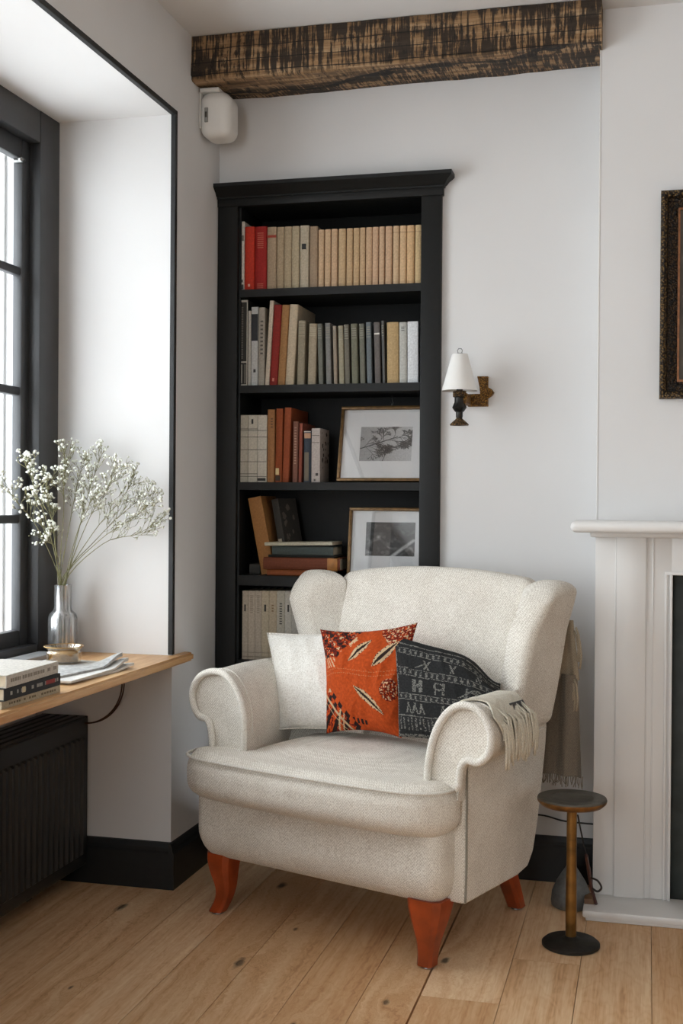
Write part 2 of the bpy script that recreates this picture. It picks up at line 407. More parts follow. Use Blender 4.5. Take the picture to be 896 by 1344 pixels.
# cable loop under the sill
bm = bmesh.new(); P0 = at(160, 898, 1, 3.44); P1 = at(118, 949, 1, 3.48)
for o in (0, .007):
    pts = []
    for i in range(15):
        s = i/14; a = s*math.pi/2
        pts.append((lerp(P1.x-.02, P0.x, math.sin(a))+o, lerp(3.47, 3.44, s), lerp(P1.z, P0.z+.012, 1-math.cos(a))+o*.2))
    tube(bm, pts, .0026, 6)
tag(finish('cable', bm, plain('brown_cable', '4a2d20', .5), None, True), 'thin brown cable looping from under the sill to the radiator', 'cable')

# ceiling beam
bm = bmesh.new(); NX, NA = 240, 56
x0, x1 = XL, -.143; ring = []
cs = [(3.63, 2.688), (3.63, 2.545), (YB, 2.570), (YB, 2.688)]
per = []
for i in range(4):
    a, b_ = cs[i], cs[(i+1) % 4]; k = [18, 22, 6, 6][i]
    for j in range(k): per.append((lerp(a[0], b_[0], j/k), lerp(a[1], b_[1], j/k)))
for i in range(NX+1):
    x = lerp(x0, x1, i/NX); rr = []
    for (y, z) in per:
        n = noise.noise(Vector((x*2.2, y*9, z*9)))*.007+noise.noise(Vector((x*14, y*30, z*30)))*.0025
        dz = .026*sm((x+1.3)/1.2) if z < 2.6 else 0
        yy = y-n if y < 3.7 else y; zz = z+n*(1 if z < 2.6 else 0)+(dz*.5)
        if y < 3.64 and z < 2.56: yy += .006; zz += .004
        rr.append(bm.verts.new((x, yy, min(zz, 2.6885))))
    ring.append(rr)
for A, B in zip(ring, ring[1:]):
    for k in range(len(per)): bm.faces.new((A[k], A[(k+1) % len(per)], B[(k+1) % len(per)], B[k]))
bm.faces.new(ring[0]); bm.faces.new(ring[-1][::-1])
m, t, b = nm('weathered_beam_wood')
v = coord(t); grain = noi(t, coord(t, (2.5, 40, 46)), 1, 6, .65)
saw = noi(t, coord(t, (110, 7, 7)), 1, 4, .6); saw2 = noi(t, coord(t, (48, 12, 20)), 1, 5, .7)
blot = noi(t, coord(t, (5, 14, 14)), 1, 5, .65)
base = ramp(t, grain, [(.3, srgb('5a442d')), (.5, srgb('94734f')), (.7, srgb('bc9f7c'))])
sxyz = node(t, 'ShaderNodeSeparateXYZ'); t.links.new(v, sxyz.inputs[0])
zc = sxyz.outputs[2]
band = node(t, 'ShaderNodeMapRange'); t.links.new(mth(t, 'ADD', zc, mth(t, 'MULTIPLY', blot, .05)), band.inputs[0])
band.inputs[1].default_value = 2.565; band.inputs[2].default_value = 2.59
smask = mth(t, 'MULTIPLY', ramp(t, mth(t, 'ADD', mth(t, 'MULTIPLY', saw, .65), mth(t, 'MULTIPLY', blot, .45)), [(.50, (0, 0, 0, 1)), (.56, (1, 1, 1, 1))]), band.outputs[0])
base = mixc(t, mth(t, 'MULTIPLY', smask, .92), base, srgb('1e1813'))
base = mixc(t, ramp(t, saw2, [(.55, (0, 0, 0, 1)), (.63, (.85, .85, .85, 1))]), base, srgb('1b1611'))
for zz, am in ((2.642, .02), (2.60, .012), (2.562, .016)):
    d = mth(t, 'ABSOLUTE', mth(t, 'SUBTRACT', mth(t, 'ADD', zc, mth(t, 'MULTIPLY', noi(t, coord(t, (2, 1, 1)), 1.5, 4), am)), zz+am*.5))
    base = mixc(t, mth(t, 'MULTIPLY', mth(t, 'LESS_THAN', d, .0014), .85), base, srgb('0c0a08'))
t.links.new(base, b.inputs['Base Color']); b.inputs['Roughness'].default_value = .85
bump(t, b, mth(t, 'SUBTRACT', mth(t, 'ADD', grain, mth(t, 'MULTIPLY', saw2, .5)), mth(t, 'MULTIPLY', smask, .6)), .7, .006)
tag(finish('ceiling_beam', bm, m, None, True, 50), 'rough-sawn dark weathered timber beam under the ceiling', 'beam')

# alarm siren box under the beam
al = empty('alarm_box', 'white rounded plastic alarm box high in the corner under the timber beam', 'alarm', (-1.425, 3.72, 2.546))
def wp(x, y, z):
    k = sm((-z-.02)/.07); return (x*(1-.10*k)+(.01*k if x < 0 else -.012*k), y*(1-.25*k), z)
bm = rbox((.104, .12, .148), .034, None, 5, 4); bmesh.ops.translate(bm, verts=bm.verts, vec=(.0535, .03, -.086)); finish('housing', bm, MPLAST, al, True)
bx('mounting_plate', (.0005, -.020, -.13), (.006, .08, -.012), MPLAST, al, .003)
bx('top_bracket', (.005, -.026, -.014), (.07, .07, -.002), MPLAST, al, .002)
bx('label_window', (.024, -.0345, -.115), (.036, -.028, -.068), plain('grey_label', '8b8984', .4), al, .002)
bx('indicator', (.027, -.0362, -.10), (.0335, -.034, -.082), plain('dark_indicator', '35312b', .4), al, .001)

# ------------------------------------------------------------------ bookcase
BF = 3.88; IB = 4.14
bc = empty('bookcase', 'tall black built-in bookcase with cornice, set into the alcove wall', 'bookcase', (-1.04, BF, 0))
ox, oy = -1.04, BF
def bb(name, a, b_, bev=.0015, mt=MBOOKCASE): return bx(name, (a[0]-ox, a[1]-oy, a[2]), (b_[0]-ox, b_[1]-oy, b_[2]), mt, bc, bev)
bb('stile', (-1.423, BF, 0), (-1.352, YB, 2.205)); bb('stile', (-.722, BF, 0), (-.655, YB, 2.205))
bb('side_panel', (-1.357, YB-.002, 0), (-1.345, IB, 2.21)); bb('side_panel', (-.694, YB-.002, 0), (-.682, IB, 2.21))
bb('back_panel', (-1.357, IB-.012, 0), (-.682, IB+.01, 2.21))
bb('head_rail', (-1.4235, BF-.004, 2.202), (-.65, YB, 2.232)); bb('top_panel', (-1.357, YB-.002, 2.206), (-.682, IB, 2.215))
bb('plinth', (-1.352, BF+.004, 0), (-.722, YB, .10))
SH = {1: 1.921, 2: 1.597, 3: 1.270, 4: .954, 5: .667, 6: .36}
for k, z in SH.items():
    bm = bmesh.new(); th_ = .026 if k != 4 else .034
    prism(bm, [(x-ox, y-oy) for x, y in ((-1.345, BF+.004), (-.7225, BF+.004), (-.7225, YB), (-.694, YB), (-.694, IB-.012), (-1.345, IB-.012))], z-th_, z, 2)
    finish('shelf', bm, MBOOKCASE, bc)
# cornice with returns
prof = [(0, 2.228), (.005, 2.228), (.005, 2.233), (.012, 2.237), (.020, 2.246), (.034, 2.254), (.042, 2.260), (.042, 2.272), (0, 2.272)]
bm = bmesh.new(); rows = []
for o, z in prof:
    rows.append([bm.verts.new((xx-ox, yy-oy, z)) for xx, yy in ((-1.4235, YB-.001), (-1.4235, BF-.004-o), (-.650+o*.8, BF-.004-o), (-.650+o*.8, YB-.001))])
for A, B in zip(rows, rows[1:]):
    for k in range(3): bm.faces.new((A[k], A[k+1], B[k+1], B[k]))
for k in range(3): bm.faces.new((rows[-1][k], rows[-1][k+1], rows[0][k+1], rows[0][k]))
for r_ in (0, 3): bm.faces.new([row[r_] for row in rows])
finish('cornice', bm, MBOOKCASE, bc, True, 25)
bm = bmesh.new(); hp = at(513, 531, 1, 4.0)
tube(bm, [(hp.x, 4.02, SH[2]-.027), (hp.x, 4.02, SH[2]-.045), (hp.x+.004, 4.016, SH[2]-.055), (hp.x, 4.012, SH[2]-.062), (hp.x-.003, 4.016, SH[2]-.052)], .0015, 6)
tag(finish('hook', bm, MSTEEL, None, True), 'small wire hook hanging under the shelf above the tree print', 'hook')

# ------------------------------------------------------------------ books
def cloth(c, rough=.75): return plain('book_'+c, c, rough, .10, 160, bmp=.15)
YS = 3.905
def book_mesh(parent_name, w_, h, dp, col, rnd_=.35, soft=False):
    """book standing upright: spine towards -y at y=0, bottom-left at x=0, z=0"""
    root_bm = bmesh.new(); tt = .0022 if not soft else .0006
    seg = 6; outer = []
    for i in range(seg+1):
        a = math.pi*i/seg; outer.append((w_/2-math.cos(a)*w_/2, (1-math.sin(a))*w_*rnd_*.5))
    pts = [(0, dp)]+outer+[(w_, dp), (w_-tt, dp)]+[(max(tt, min(w_-tt, x)), y+tt) for x, y in outer[::-1]]+[(tt, dp)]
    A = [root_bm.verts.new((x, y, 0)) for x, y in pts]; B = [root_bm.verts.new((x, y, h)) for x, y in pts]; n = len(pts)
    for i in range(n): root_bm.faces.new((A[i], A[(i+1) % n], B[(i+1) % n], B[i]))
    k = len(outer)
    # caps as quads between outer and inner walls
    for S in (A, B):
        o_ = S[:2+k]
        inner = S[2+k:][::-1]   # tt,dp ... w-tt,dp
        for j in range(len(o_)-1):
            try: root_bm.faces.new((o_[j], o_[j+1], inner[j+1], inner[j]))
            except Exception: pass
    cov = finish(parent_name, root_bm, cloth(col) if isinstance(col, str) else col)
    e = .004 if not soft else .0004
    pg = bx('page_block', (tt*.9, w_*rnd_*.5+tt, e), (w_-tt*.9, dp-.004, h-e), MPAPER, cov)
    return cov
BOOKS = []
def shelf_book(row, b0, b1, top, col, label, lean=0, dp=.16, ys=YS, group=None, soft=False, labels=(), rnd_=.35, name='book'):
    """b0,b1: pixel edges at the shelf; top: pixel row of the top edge"""
    z = SH[row]; yb = 500
    zt = at((b0+b1)/2, top, 1, ys).z
    rowy = {1: 377, 2: 502, 3: 631, 4: 754, 5: 867}[row]
    xa = at(b0, rowy, 1, ys).x; xb = at(b1, rowy, 1, ys).x
    h = zt-z; w_ = xb-xa-.0006
    o = book_mesh(name, w_, h/math.cos(lean) if lean else h, dp, col, rnd_, soft)
    tag(o, label, 'book', group)
    piv = .0
    if lean > 0: o.location = (xb-w_*math.cos(lean), ys, z+w_*math.sin(lean)+.0003)
    else: o.location = (xa, ys, z+.0003)
    o.rotation_euler = (0, lean, 0)
    for (z0_, z1_, c, x0_, x1_) in labels:
        yy = w_*rnd_*.5*.0
        bx('spine_label', (w_*x0_, -.0008+w_*rnd_*.5*(1-math.sqrt(max(0, 1-(2*abs((x0_+x1_)/2-.5))**2)))*.5, h*z0_), (w_*x1_, .004, h*z1_), plain('print_'+c, c, .6), o)
    BOOKS.append(o); return o
LT = lambda c, a=.70, b_=.9, n=5, x0=.25, x1=.75: [(a+(b_-a)*i/n, a+(b_-a)*(i+.45)/n, c, x0, x1) for i in range(n)]
# top shelf
shelf_book(1, 312.6, 320.2, 291, 'cfc8bd', 'white slim book with floral patches, leftmost on the top shelf', labels=[(.84, .93, 'a5523f', .1, .6), (.72, .80, '6e675c', .4, .9), (.02, .09, '2b2926', .1, .9), (.12, .16, '2b2926', .3, .8)])
shelf_book(1, 320.4, 333.2, 297.5, 'c3331a', 'bright orange-red book near the left end of the top shelf', labels=[(.06, .10, 'e6b9a4', .4, .6)])
shelf_book(1, 333.6, 349.2, 297.3, 'a3201a', 'dark crimson clothbound book with faint gilt lines on the top shelf', labels=LT('c2604c', .66, .92, 8)+LT('c2604c', .03, .12, 3))
shelf_book(1, 349.8, 362.0, 298, 'b09a80', 'beige clothbound book with a red band near its top', labels=[(.83, .87, 'a8402c', .02, .98)])
shelf_book(1, 362.6, 372.0, 298, 'b5a184', 'plain khaki-beige book directly right of the red-banded one')
shelf_book(1, 372.3, 382.0, 297.4, 'b7a588', 'plain sand-beige book, second right of the red-banded one')
shelf_book(1, 382.3, 392.0, 297, 'b9aa8e', 'plain pale-beige book just left of the one with a black mark')
shelf_book(1, 392.8, 404.6, 296, 'bcb09a', 'pale linen book with a black round mark on its spine', labels=[(.62, .71, '1c1b1a', .25, .72)])
shelf_book(1, 405.8, 416.2, 297.2, 'a28b72', 'brownish linen book just left of the uniform peach-beige set')
pe = [(417, 424.6), (425.4, 433.3), (434, 442.1), (443.4, 453), (454, 462.3), (463, 471), (471.5, 478.7), (479.4, 487.8), (488, 496), (496.7, 504), (504.9, 513.8), (515, 523), (523.8, 532.6), (533, 543), (544, 552.6)]
pc = ['c9aa88', 'c8a987', 'c7a685', 'c3a680', 'c2a37d', 'c0a27c', 'c1a27e', 'c3a281', 'c5a384', 'c5a484', 'c7a585', 'c9ab88', 'd0ae86', 'd2ae82', 'c9ae83']
for i, ((a_, b_), c) in enumerate(zip(pe, pc)):
    lab = 'slim peach-beige book standing in the uniform set on the right of the top shelf'
    g_ = 'uniform peach-beige set on the top shelf'
    if i == 0: lab, g_ = 'first and leftmost slim peach-beige book of the uniform top-shelf set', None
    if i == len(pe)-1: lab, g_ = 'last yellowish-beige book of the uniform set, against the right stile of the top shelf', None
    shelf_book(1, a_, b_, lerp(301.5, 295.2, i/14), c, lab, group=g_, dp=.13, soft=True, rnd_=.5, labels=[(.885, .893, 'a98a68', .03, .97)] if i > 10 else ())
# second shelf
shelf_book(2, 311.2, 324.6, 394, '26241f', 'black slipcase with a white border, leftmost on the second shelf', rnd_=.05, labels=[(.0, 1.0, 'b7b2a6', .0, .09), (.0, 1., 'b7b2a6', .91, 1), (.975, 1., 'b7b2a6', .09, .91), (.27, .285, 'b7b2a6', .09, .91), (.0, .02, 'b7b2a6', .09, .91)]+LT('77736a', .32, .93, 30, .4, .56)+[(.03, .25, '8c887e', .3, .5), (.03, .25, '6b675e', .7, .85)])
shelf_book(2, 325, 329, 408, 'b5b1a8', 'very thin pale booklet beside the black slipcase')
shelf_book(2, 329.4, 338.0, 403, 'bfc0be', 'white book with a black title panel on the second shelf', rnd_=.1, labels=[(.57, .91, '26272a', .02, .98), (.74, .78, '8a8a88', .35, .75), (.17, .21, '3a3a3a', .35, .7)])
shelf_book(2, 338.4, 346.8, 403.6, 'a39c90', 'grey mottled book with dark scribbled lettering on the second shelf', labels=LT('57514a', .4, .86, 9, .35, .75))
shelf_book(2, 347.2, 352.6, 395, 'cfc0ad', 'tall thin cream book leaning beside the dark red one', lean=.055)
shelf_book(2, 353, 363.2, 400.4, '8c2118', 'dark red book leaning on the second shelf', lean=.055, labels=[(.05, .09, 'c97d69', .35, .6)])
shelf_book(2, 363.6, 373.2, 400.6, 'a87c4e', 'tan book leaning between the dark red and the big cream book', lean=.055)
shelf_book(2, 373.6, 384.6, 400, 'c9b99f', 'large cream book leaning on the second shelf, its brown side showing', lean=.055, dp=.22)
shelf_book(2, 389, 398.6, 421, '958b77', 'taupe linen book, first of the small volumes on the second shelf', lean=.02, labels=[(.76, .765, 'c0b59d', .05, .95), (.97, .975, 'c0b59d', .05, .95)]+LT('a99e88', .80, .95, 5, .1, .9))
shelf_book(2, 403, 413.6, 425, 'a2957f', 'beige linen book, second of the small volumes on the second shelf', lean=.02, labels=LT('b8ab92', .80, .95, 5, .1, .9))
V = [(418, 424, 425, '6d6e65', 'thin slate-green volume right of the two beige linen books'),
     (428, 434.8, 424, '7c7b78', 'mid-grey volume with banded top on the second shelf'),
     (438, 442.6, 428, '978979', 'very slim brownish volume, lowest in the grey row'),
     (445, 451.6, 427.5, '9b937d', 'pale khaki slim volume amid the grey row'),
     (452.6, 459, 426, '6f6a5e', 'dark taupe slim volume amid the grey row'),
     (461.6, 470, 425, '6f6e5c', 'olive-green volume amid the grey row'),
     (472.6, 479.2, 425, '6c6c60', 'dull sage volume right of the olive one'),
     (481.6, 488.2, 423, '687074', 'blue-grey volume amid the grey row'),
     (491.8, 499.6, 423, '635d5a', 'dark grey-brown volume with a white line near its top'),
     (502, 505.4, 421, '5c5d5b', 'thinnest dark grey booklet, tallest in the grey row')]
for i, (a_, b_, tp, c, lb) in enumerate(V):
    lb2 = [(.76, .766, 'a8a393', .05, .95)]+LT('8d897b', .80, .95, 4, .15, .85)
    if i == 8: lb2 = [(.80, .825, 'e0dcd2', .05, .98)]
    shelf_book(2, a_, b_, tp, c, lb, lean=-.03, labels=lb2)
shelf_book(2, 507.4, 523.2, 423, 'b69a6e', 'mottled tan marbled book near the right end of the second shelf', lean=-.012)
shelf_book(2, 523.8, 533.8, 423, 'b9b8b1', 'pale grey book left of the bright white one', lean=-.012, labels=LT('6e6d69', .86, .94, 3, .3, .7))
shelf_book(2, 534.6, 548.6, 422, 'dadcde', 'bright white book at the right end of the second shelf', lean=-.008, rnd_=.1)
# third shelf
shelf_book(3, 312.8, 325, 545, 'b3ab9b', 'cream ruled volume, leftmost of the matching ruled trio on the third shelf', rnd_=.04, labels=[(z_, z_+.008, '4a453e', 0, 1) for z_ in (.08, .12, .30, .48, .67, .77, .79)])
shelf_book(3, 325.3, 337.4, 545, 'c2bbac', 'cream ruled volume in the middle of the matching ruled trio on the third shelf', rnd_=.04, labels=[(z_, z_+.008, '4a453e', 0, 1) for z_ in (.08, .12, .30, .48, .67, .77, .79)]+[(.87, .94, '26231f', .35, .55)])
shelf_book(3, 337.7, 349.7, 545, 'c9c2b4', 'cream ruled volume, rightmost of the matching ruled trio on the third shelf', rnd_=.04, labels=[(z_, z_+.008, '4a453e', 0, 1) for z_ in (.08, .30, .48, .67, .77)]+[(.02, .06, '2e2a25', .0, .9)])
shelf_book(3, 350.2, 359.8, 537.6, '9d6d42', 'tan-brown book beside the cream ruled volumes', labels=LT('5e3d22', .75, .90, 4, .5, .75))
shelf_book(3, 360.2, 369.2, 536.4, '8f4319', 'rust-orange book with a pale mark low on its spine', lean=.012, labels=[(.10, .19, 'd8c08c', .1, .6), (.02, .09, '3b2716', .1, .8)])
shelf_book(3, 369.6, 378.4, 535.2, '954823', 'large rust-brown book, tallest on the third shelf', lean=.03, dp=.21)
shelf_book(3, 383.0, 389.8, 553.2, '7c5142', 'mauve-brown slim book with faded lettering on the third shelf', lean=.012, labels=LT('b08d78', .3, .93, 14, .3, .7))
shelf_book(3, 391.2, 395.4, 555.4, '8d4a38', 'thin brick-red book on the third shelf', lean=.012)
shelf_book(3, 398.0, 407.8, 565.2, '303844', 'navy book with a brown lower panel on the third shelf', labels=[(.03, .58, '6e6252', .12, .7), (.85, .95, 'b88d6e', .1, .95), (.97, .985, 'd7cdbf', .05, .95)])
o = shelf_book(3, 408.4, 419.6, 562.2, 'b5aba4', 'whitish birch-patterned book, rightmost on the third shelf', dp=.12, rnd_=.08, labels=[(.73, .74, '5e5750', .05, .95), (.86, .87, '5e5750', .05, .95), (.12, .17, '3b3532', .5, .8), (.02, .06, '5e5750', .3, .5)])
w_ = at(419.6, 631, 1, YS).x-at(408.4, 631, 1, YS).x-.0006
r5 = random.Random(5)
bm = bmesh.new()
for i in range(16):
    cy, cz, rr = r5.uniform(.02, .11), r5.uniform(.02, .17), r5.uniform(.004, .009)
    f = bm.faces.new([bm.verts.new((w_+.0003, cy+math.cos(a)*rr*r5.uniform(.6, 1.2), cz+math.sin(a)*rr*r5.uniform(.6, 1.3))) for a in [k*math.pi/4 for k in range(8)]])
finish('cover_print', bm, plain('birch_dark', '46403c', .8), o)
# fourth shelf
z4 = SH[4]
lean4 = -.195
o = book_mesh('book', .047, .265, .17, 'a2703c', .12); tag(o, 'tall tan-orange book tilted left on the fourth shelf', 'book')
pA = at(343, 755, 1, 3.93); o.location = (pA.x, 3.93, z4+.0003); o.rotation_euler = (0, lean4, 0); 
# tilted book rests on its lower-left edge; a grey block props it
o = book_mesh('book', .028, .19, .11, '3a3733', .12); tag(o, 'dark leaf-patterned book tilted against the tan-orange book', 'book')
pB = at(361, 727, 1, 3.96); o.location = (pA.x+.054, 3.965, z4+.07); o.rotation_euler = (0, -.20, -.30)
bm = bmesh.new()
for i in range(14):
    cy, cz, rr = r5.uniform(.02, .09), r5.uniform(.02, .17), r5.uniform(.006, .014)
    bm.faces.new([bm.verts.new((.0284, cy+math.cos(a)*rr*r5.uniform(.5, 1.1), cz+math.sin(a)*rr*r5.uniform(.6, 1.3))) for a in [k*math.pi/4 for k in range(8)]])
finish('cover_print', bm, plain('leaf_print', '6a6157', .8), o)
bx('spine_label', (.004, -.0008, .02), (.018, .003, .052), plain('pale_label', 'b8ad97', .7), o)
def flat_book(name, px0, px1, pyt, pyb, ys, dp, col, label, yawz=0, soft=False, rnd_=.3, tiltz=0, zf=None):
    a_ = at(px0, pyb, 1, ys); b_ = at(px1, pyt, 1, ys); th = max(.004, at(px0, pyt, 1, ys).z-a_.z) if zf is None else zf[1]-zf[0]
    o = book_mesh(name, th, b_.x-a_.x, dp, col, rnd_, soft)
    # spine along world X, lying flat
    zb = a_.z if zf is None else zf[0]
    o.matrix_world = Matrix.Translation((a_.x, ys, zb+.0002)) @ Matrix.Rotation(yawz, 4, 'Z') @ Matrix.Rotation(-tiltz, 4, 'Y') @ Matrix(((0, 0, 1, 0), (0, 1, 0, 0), (1, 0, 0, 0), (0, 0, 0, 1)))
    tag(o, label, 'book'); return o
flat_book('book', 350, 430, 748, 757, 3.92, .15, '9a5226', 'orange-brown leather book at the bottom of the lying pile', zf=(z4, z4+.020))
o = flat_book('book', 345, 446, 731, 748, 3.905, .15, '6f3519', 'thick chestnut book with an ochre corner in the lying pile', zf=(z4+.0205, z4+.0615))
bx('leather_corner', (-.0008, -.0008, .225), (.0415, .05, .2600), plain('ochre_leather', 'b8762c', .5, .2), o, .001)
flat_book('book', 352, 438, 725, 730, 3.915, .15, '14130f', 'thin black book lying between the chestnut and slate books', zf=(z4+.062, z4+.070))
flat_book('book', 357, 437, 713, 727, 3.905, .14, '3d4643', 'slate-green book lying second from the top of the pile', zf=(z4+.0705, z4+.100))
flat_book('book', 347, 436, 705, 713, 3.900, .14, 'b9b49f', 'thin cream booklet lying on top of the pile', soft=True, tiltz=.02, zf=(z4+.1005, z4+.112))
flat_book('book', 327, 341, 737, 752, 3.95, .12, '3a3833', 'small dark grey book lying flat behind the tilted tan book', zf=(z4, z4+.036))
# fifth shelf
B5 = [317.2, 325.0, 334.2, 342.6, 352.5, 362.6, 373.4, 382.2, 391, 400, 409, 419]
c5 = ['bcae9c', 'c3b5a2', 'c0b2a0', 'c4b59b', 'bfae94', 'bdb6a6', 'c6c0b4', 'bdb7ac', 'c2bbb0', 'bcae9c', 'c3b5a2']
l5 = ['leftmost cream volume of the bottom visible shelf, short mark on its spine', 'second cream volume from the left on the bottom visible shelf, faint print', 'third cream volume from the left on the bottom visible shelf, faint print', 'yellowish cream volume with a bold black mark on the bottom visible shelf', 'tan-cream volume with a small brown mark on the bottom visible shelf', 'grey-cream volume with a long column of lettering on its spine', 'pale cream volume with two black marks beside the chair wing', 'last visible cream volume partly behind the chair wing']
for i in range(11):
    lb = []
    if i in (0, 3, 6): lb = [(.70, .80, '2a2724', .38, .62)]
    if i in (1, 2): lb = LT('9d9080', .68, .95, 9, .3, .7)
    if i == 4: lb = LT('8b6f4f', .70, .82, 3, .35, .6)
    if i == 5: lb = LT('504b45', .52, .84, 9, .35, .65)
    lb = lb+[(.10, .105, '7b7265', .05, .95), (.04, .045, '7b7265', .05, .95)]
    if i > 7: continue
    shelf_book(5, B5[i], B5[i+1], 775.5, c5[i], l5[i], labels=lb, rnd_=.15)

# ------------------------------------------------------------------ framed prints on the shelves
def painted_grid(name, nx, nz, w_, h, fn, mt, parent, y=0):
    bm = bmesh.new(); cl = bm.loops.layers.color.new('paint'); vv = [[bm.verts.new((w_*i/nx, y, h*j/nz)) for i in range(nx+1)] for j in range(nz+1)]
    for j in range(nz):
        for i in range(nx):
            f = bm.faces.new((vv[j][i], vv[j][i+1], vv[j+1][i+1], vv[j+1][i])); c = fn((i+.5)/nx, (j+.5)/nz)
            for l in f.loops: l[cl] = c
    return finish(name, bm, mt, parent)
MPRINT = vcol('print_ink', .6, 0, 200)
def framed(label, bl, w_, h, tilt, art, pic, fr=.010, frm=None, dpt=.02):
    r = empty('framed_print', label, 'picture', bl, (-tilt, 0, 0)); frm = frm or plain('bronze_frame', '6f5330', .35, .2, 60, .5)
    for a_, b_ in (((0, -dpt, 0), (w_, 0, fr)), ((0, -dpt, h-fr), (w_, 0, h)), ((0, -dpt, fr), (fr, 0, h-fr)), ((w_-fr, -dpt, fr), (w_, 0, h-fr))):
        bx('frame_moulding', a_, b_, frm, r, .0015)
    bx('mount', (fr, -.006, fr), (w_-fr, -.002, h-fr), plain('white_mount', 'd9d9d9', .8, .01), r)
    g = painted_grid('artwork', 220, 160, pic[2]-pic[0], pic[3]-pic[1], art, MPRINT, r); g.location = (pic[0], -.0066, pic[1])
    bx('glazing', (fr*.8, -.011, fr*.8), (w_-fr*.8, -.0095, h-fr*.8), MPGLASS, r)
    return r
# bare branches drawing
r8 = random.Random(11); segs = []
def grow(x, y, a, l, wd, n):
    x2, y2 = x+math.cos(a)*l, y+math.sin(a)*l; segs.append((x, y, x2, y2, wd))
    if n > 0:
        for k in range(3): grow(x2, y2, a+r8.uniform(-.75, .75), l*r8.uniform(.6, .85), wd*.7, n-1)
for i in range(14):
    s = i/13; grow(lerp(0, .75, s), lerp(.35, .72, s), r8.choice([-1, 1])*r8.uniform(.5, 1.5)+.4, .13, .007, 4)
grow(.62, .6, -.2, .14, .01, 5); grow(.62, .62, .4, .13, .01, 5); grow(.45, .0, 1.3, .15, .02, 5)
S = np.array(segs); S[:, 4] *= .15
def tree(u, v):
    d0 = abs(v-(.36+.5*u*.95))*1.0
    if u < .72 and d0 < .014: return (.10, .10, .10, 1)
    ax, ay, bx_, by = S[:, 0], S[:, 1], S[:, 2], S[:, 3]
    dx, dy = bx_-ax, by-ay; tt = np.clip(((u-ax)*dx+(v-ay)*dy)/(dx*dx+dy*dy+1e-9), 0, 1)
    d = np.hypot(u-ax-tt*dx, v-ay-tt*dy)-S[:, 4]
    k = min(1, max(0, d.min()/.0055)); base_ = .60+.16*u
    return (lerp(.16, base_, k),)*3+(1,)
def abstract(u, v):
    n = noise.noise(Vector((u*5, v*5, 3)))*.5+noise.noise(Vector((u*14, v*14, 1)))*.25
    a_ = abs(v-(.62-.55*u+.12*math.sin(u*9))); k = max(0, 1-a_/.07)*.5
    b2 = max(0, 1-abs((v-.0)-(u-.55)*1.1)/.09)*(1 if u > .5 and v < .5 else 0)*.6
    c = .27+max(0, n)*.8*(1-v*.5)+k*max(0, .5+n)*.5+b2
    return (min(.72, c),)*3+(1,)
p1 = at(441, 632, 1, 3.905); p1t = at(453, 536, 1, 4.0)
framed('gold-framed black and white bare tree print leaning on the third shelf', (p1.x, 3.925, SH[3]+.001), .320, .262, .26, tree, (.070, .072, .247, .192))
p2 = at(451, 760, 1, 3.93)
framed('gold-framed dark grey abstract print leaning on the fourth shelf above the chair', (p2.x+.010, 3.945, SH[4]+.001), .300, .232, .16, abstract, (.058, .070, .226, .184))

# ------------------------------------------------------------------ armchair
CO = Vector((-.8735, 3.2085, 0)); CA = math.radians(-20.4)
ch = empty('armchair', 'cream woven-fabric wingback armchair with rolled arms and cherry wood legs', 'armchair', CO, (0, 0, CA))
U3 = Vector((math.cos(CA), math.sin(CA), 0)); V3 = Vector((-math.sin(CA), math.cos(CA), 0))
def W(u, v, z): return CO+U3*u+V3*v+Vector((0, 0, z))
def LC(px, py, k, val):
    d = Vector(fw+rt*(px-448)/CF-up*(py-672)/CF); c = Vector((0, 0, CH))-CO; A = (U3, V3, Vector((0, 0, 1)))[k]
    tt = (val-c.dot(A))/d.dot(A); q = c+d*tt; return Vector((q.dot(U3), q.dot(V3), q.z))
# base
def wb(x, y, z):
    k = sm((-z-.02)/.10); x = x*(1-.035*k)
    if y < 0: y = y+.03*k
    return (x, y, z)
bm = rbox((.820, .46, .215), .042, wb, 5, 8); bmesh.ops.translate(bm, verts=bm.verts, vec=(.004, .172, .272)); finish('seat_base', bm, MFAB, ch, True)
# seat cushion, T-shaped
CX0, CX1 = -.440, .438
def mk_cushion():
    # rounded box in x∈[-1,1] scaled: build with true size then normalise x
    w_ = CX1-CX0; r_ = .052
    def wr(x, y, z):
        f = sm((-.165-y)/.035); cr = 1-abs(x/.439)**2.4
        lo, hi = lerp(-.285, CX0, f), lerp(.350, CX1, f)
        mid = (CX0+CX1)/2
        # keep corner radius: shift instead of scale near the ends
        uu = mid+x
        if x < 0: uu = uu+(lo-CX0)*min(1, (-x)/.3)
        else: uu = uu+(hi-CX1)*min(1, x/.3)
        fe = sm((-y-.08)/.12); vv = y-(.040*max(0, cr)*sm((-y)/.1))+.050*fe*max(0, (abs(x/.439)-.72)/.28)**2.2
        zz = z
        if z > 0: zz += .020*max(0, cr)*sm((y+.2)/.15)
        # bulging front face
        return (uu, vv+(.010*(1-(z/.07)**2)*-1 if y < -.08 else 0), zz)
    return rbox((w_, .56, .135), r_, wr, 6, 26)
bm = mk_cushion(); bmesh.ops.translate(bm, verts=bm.verts, vec=(0, .185-.0, .4185))
finish('seat_cushion', bm, MFAB, ch, True)
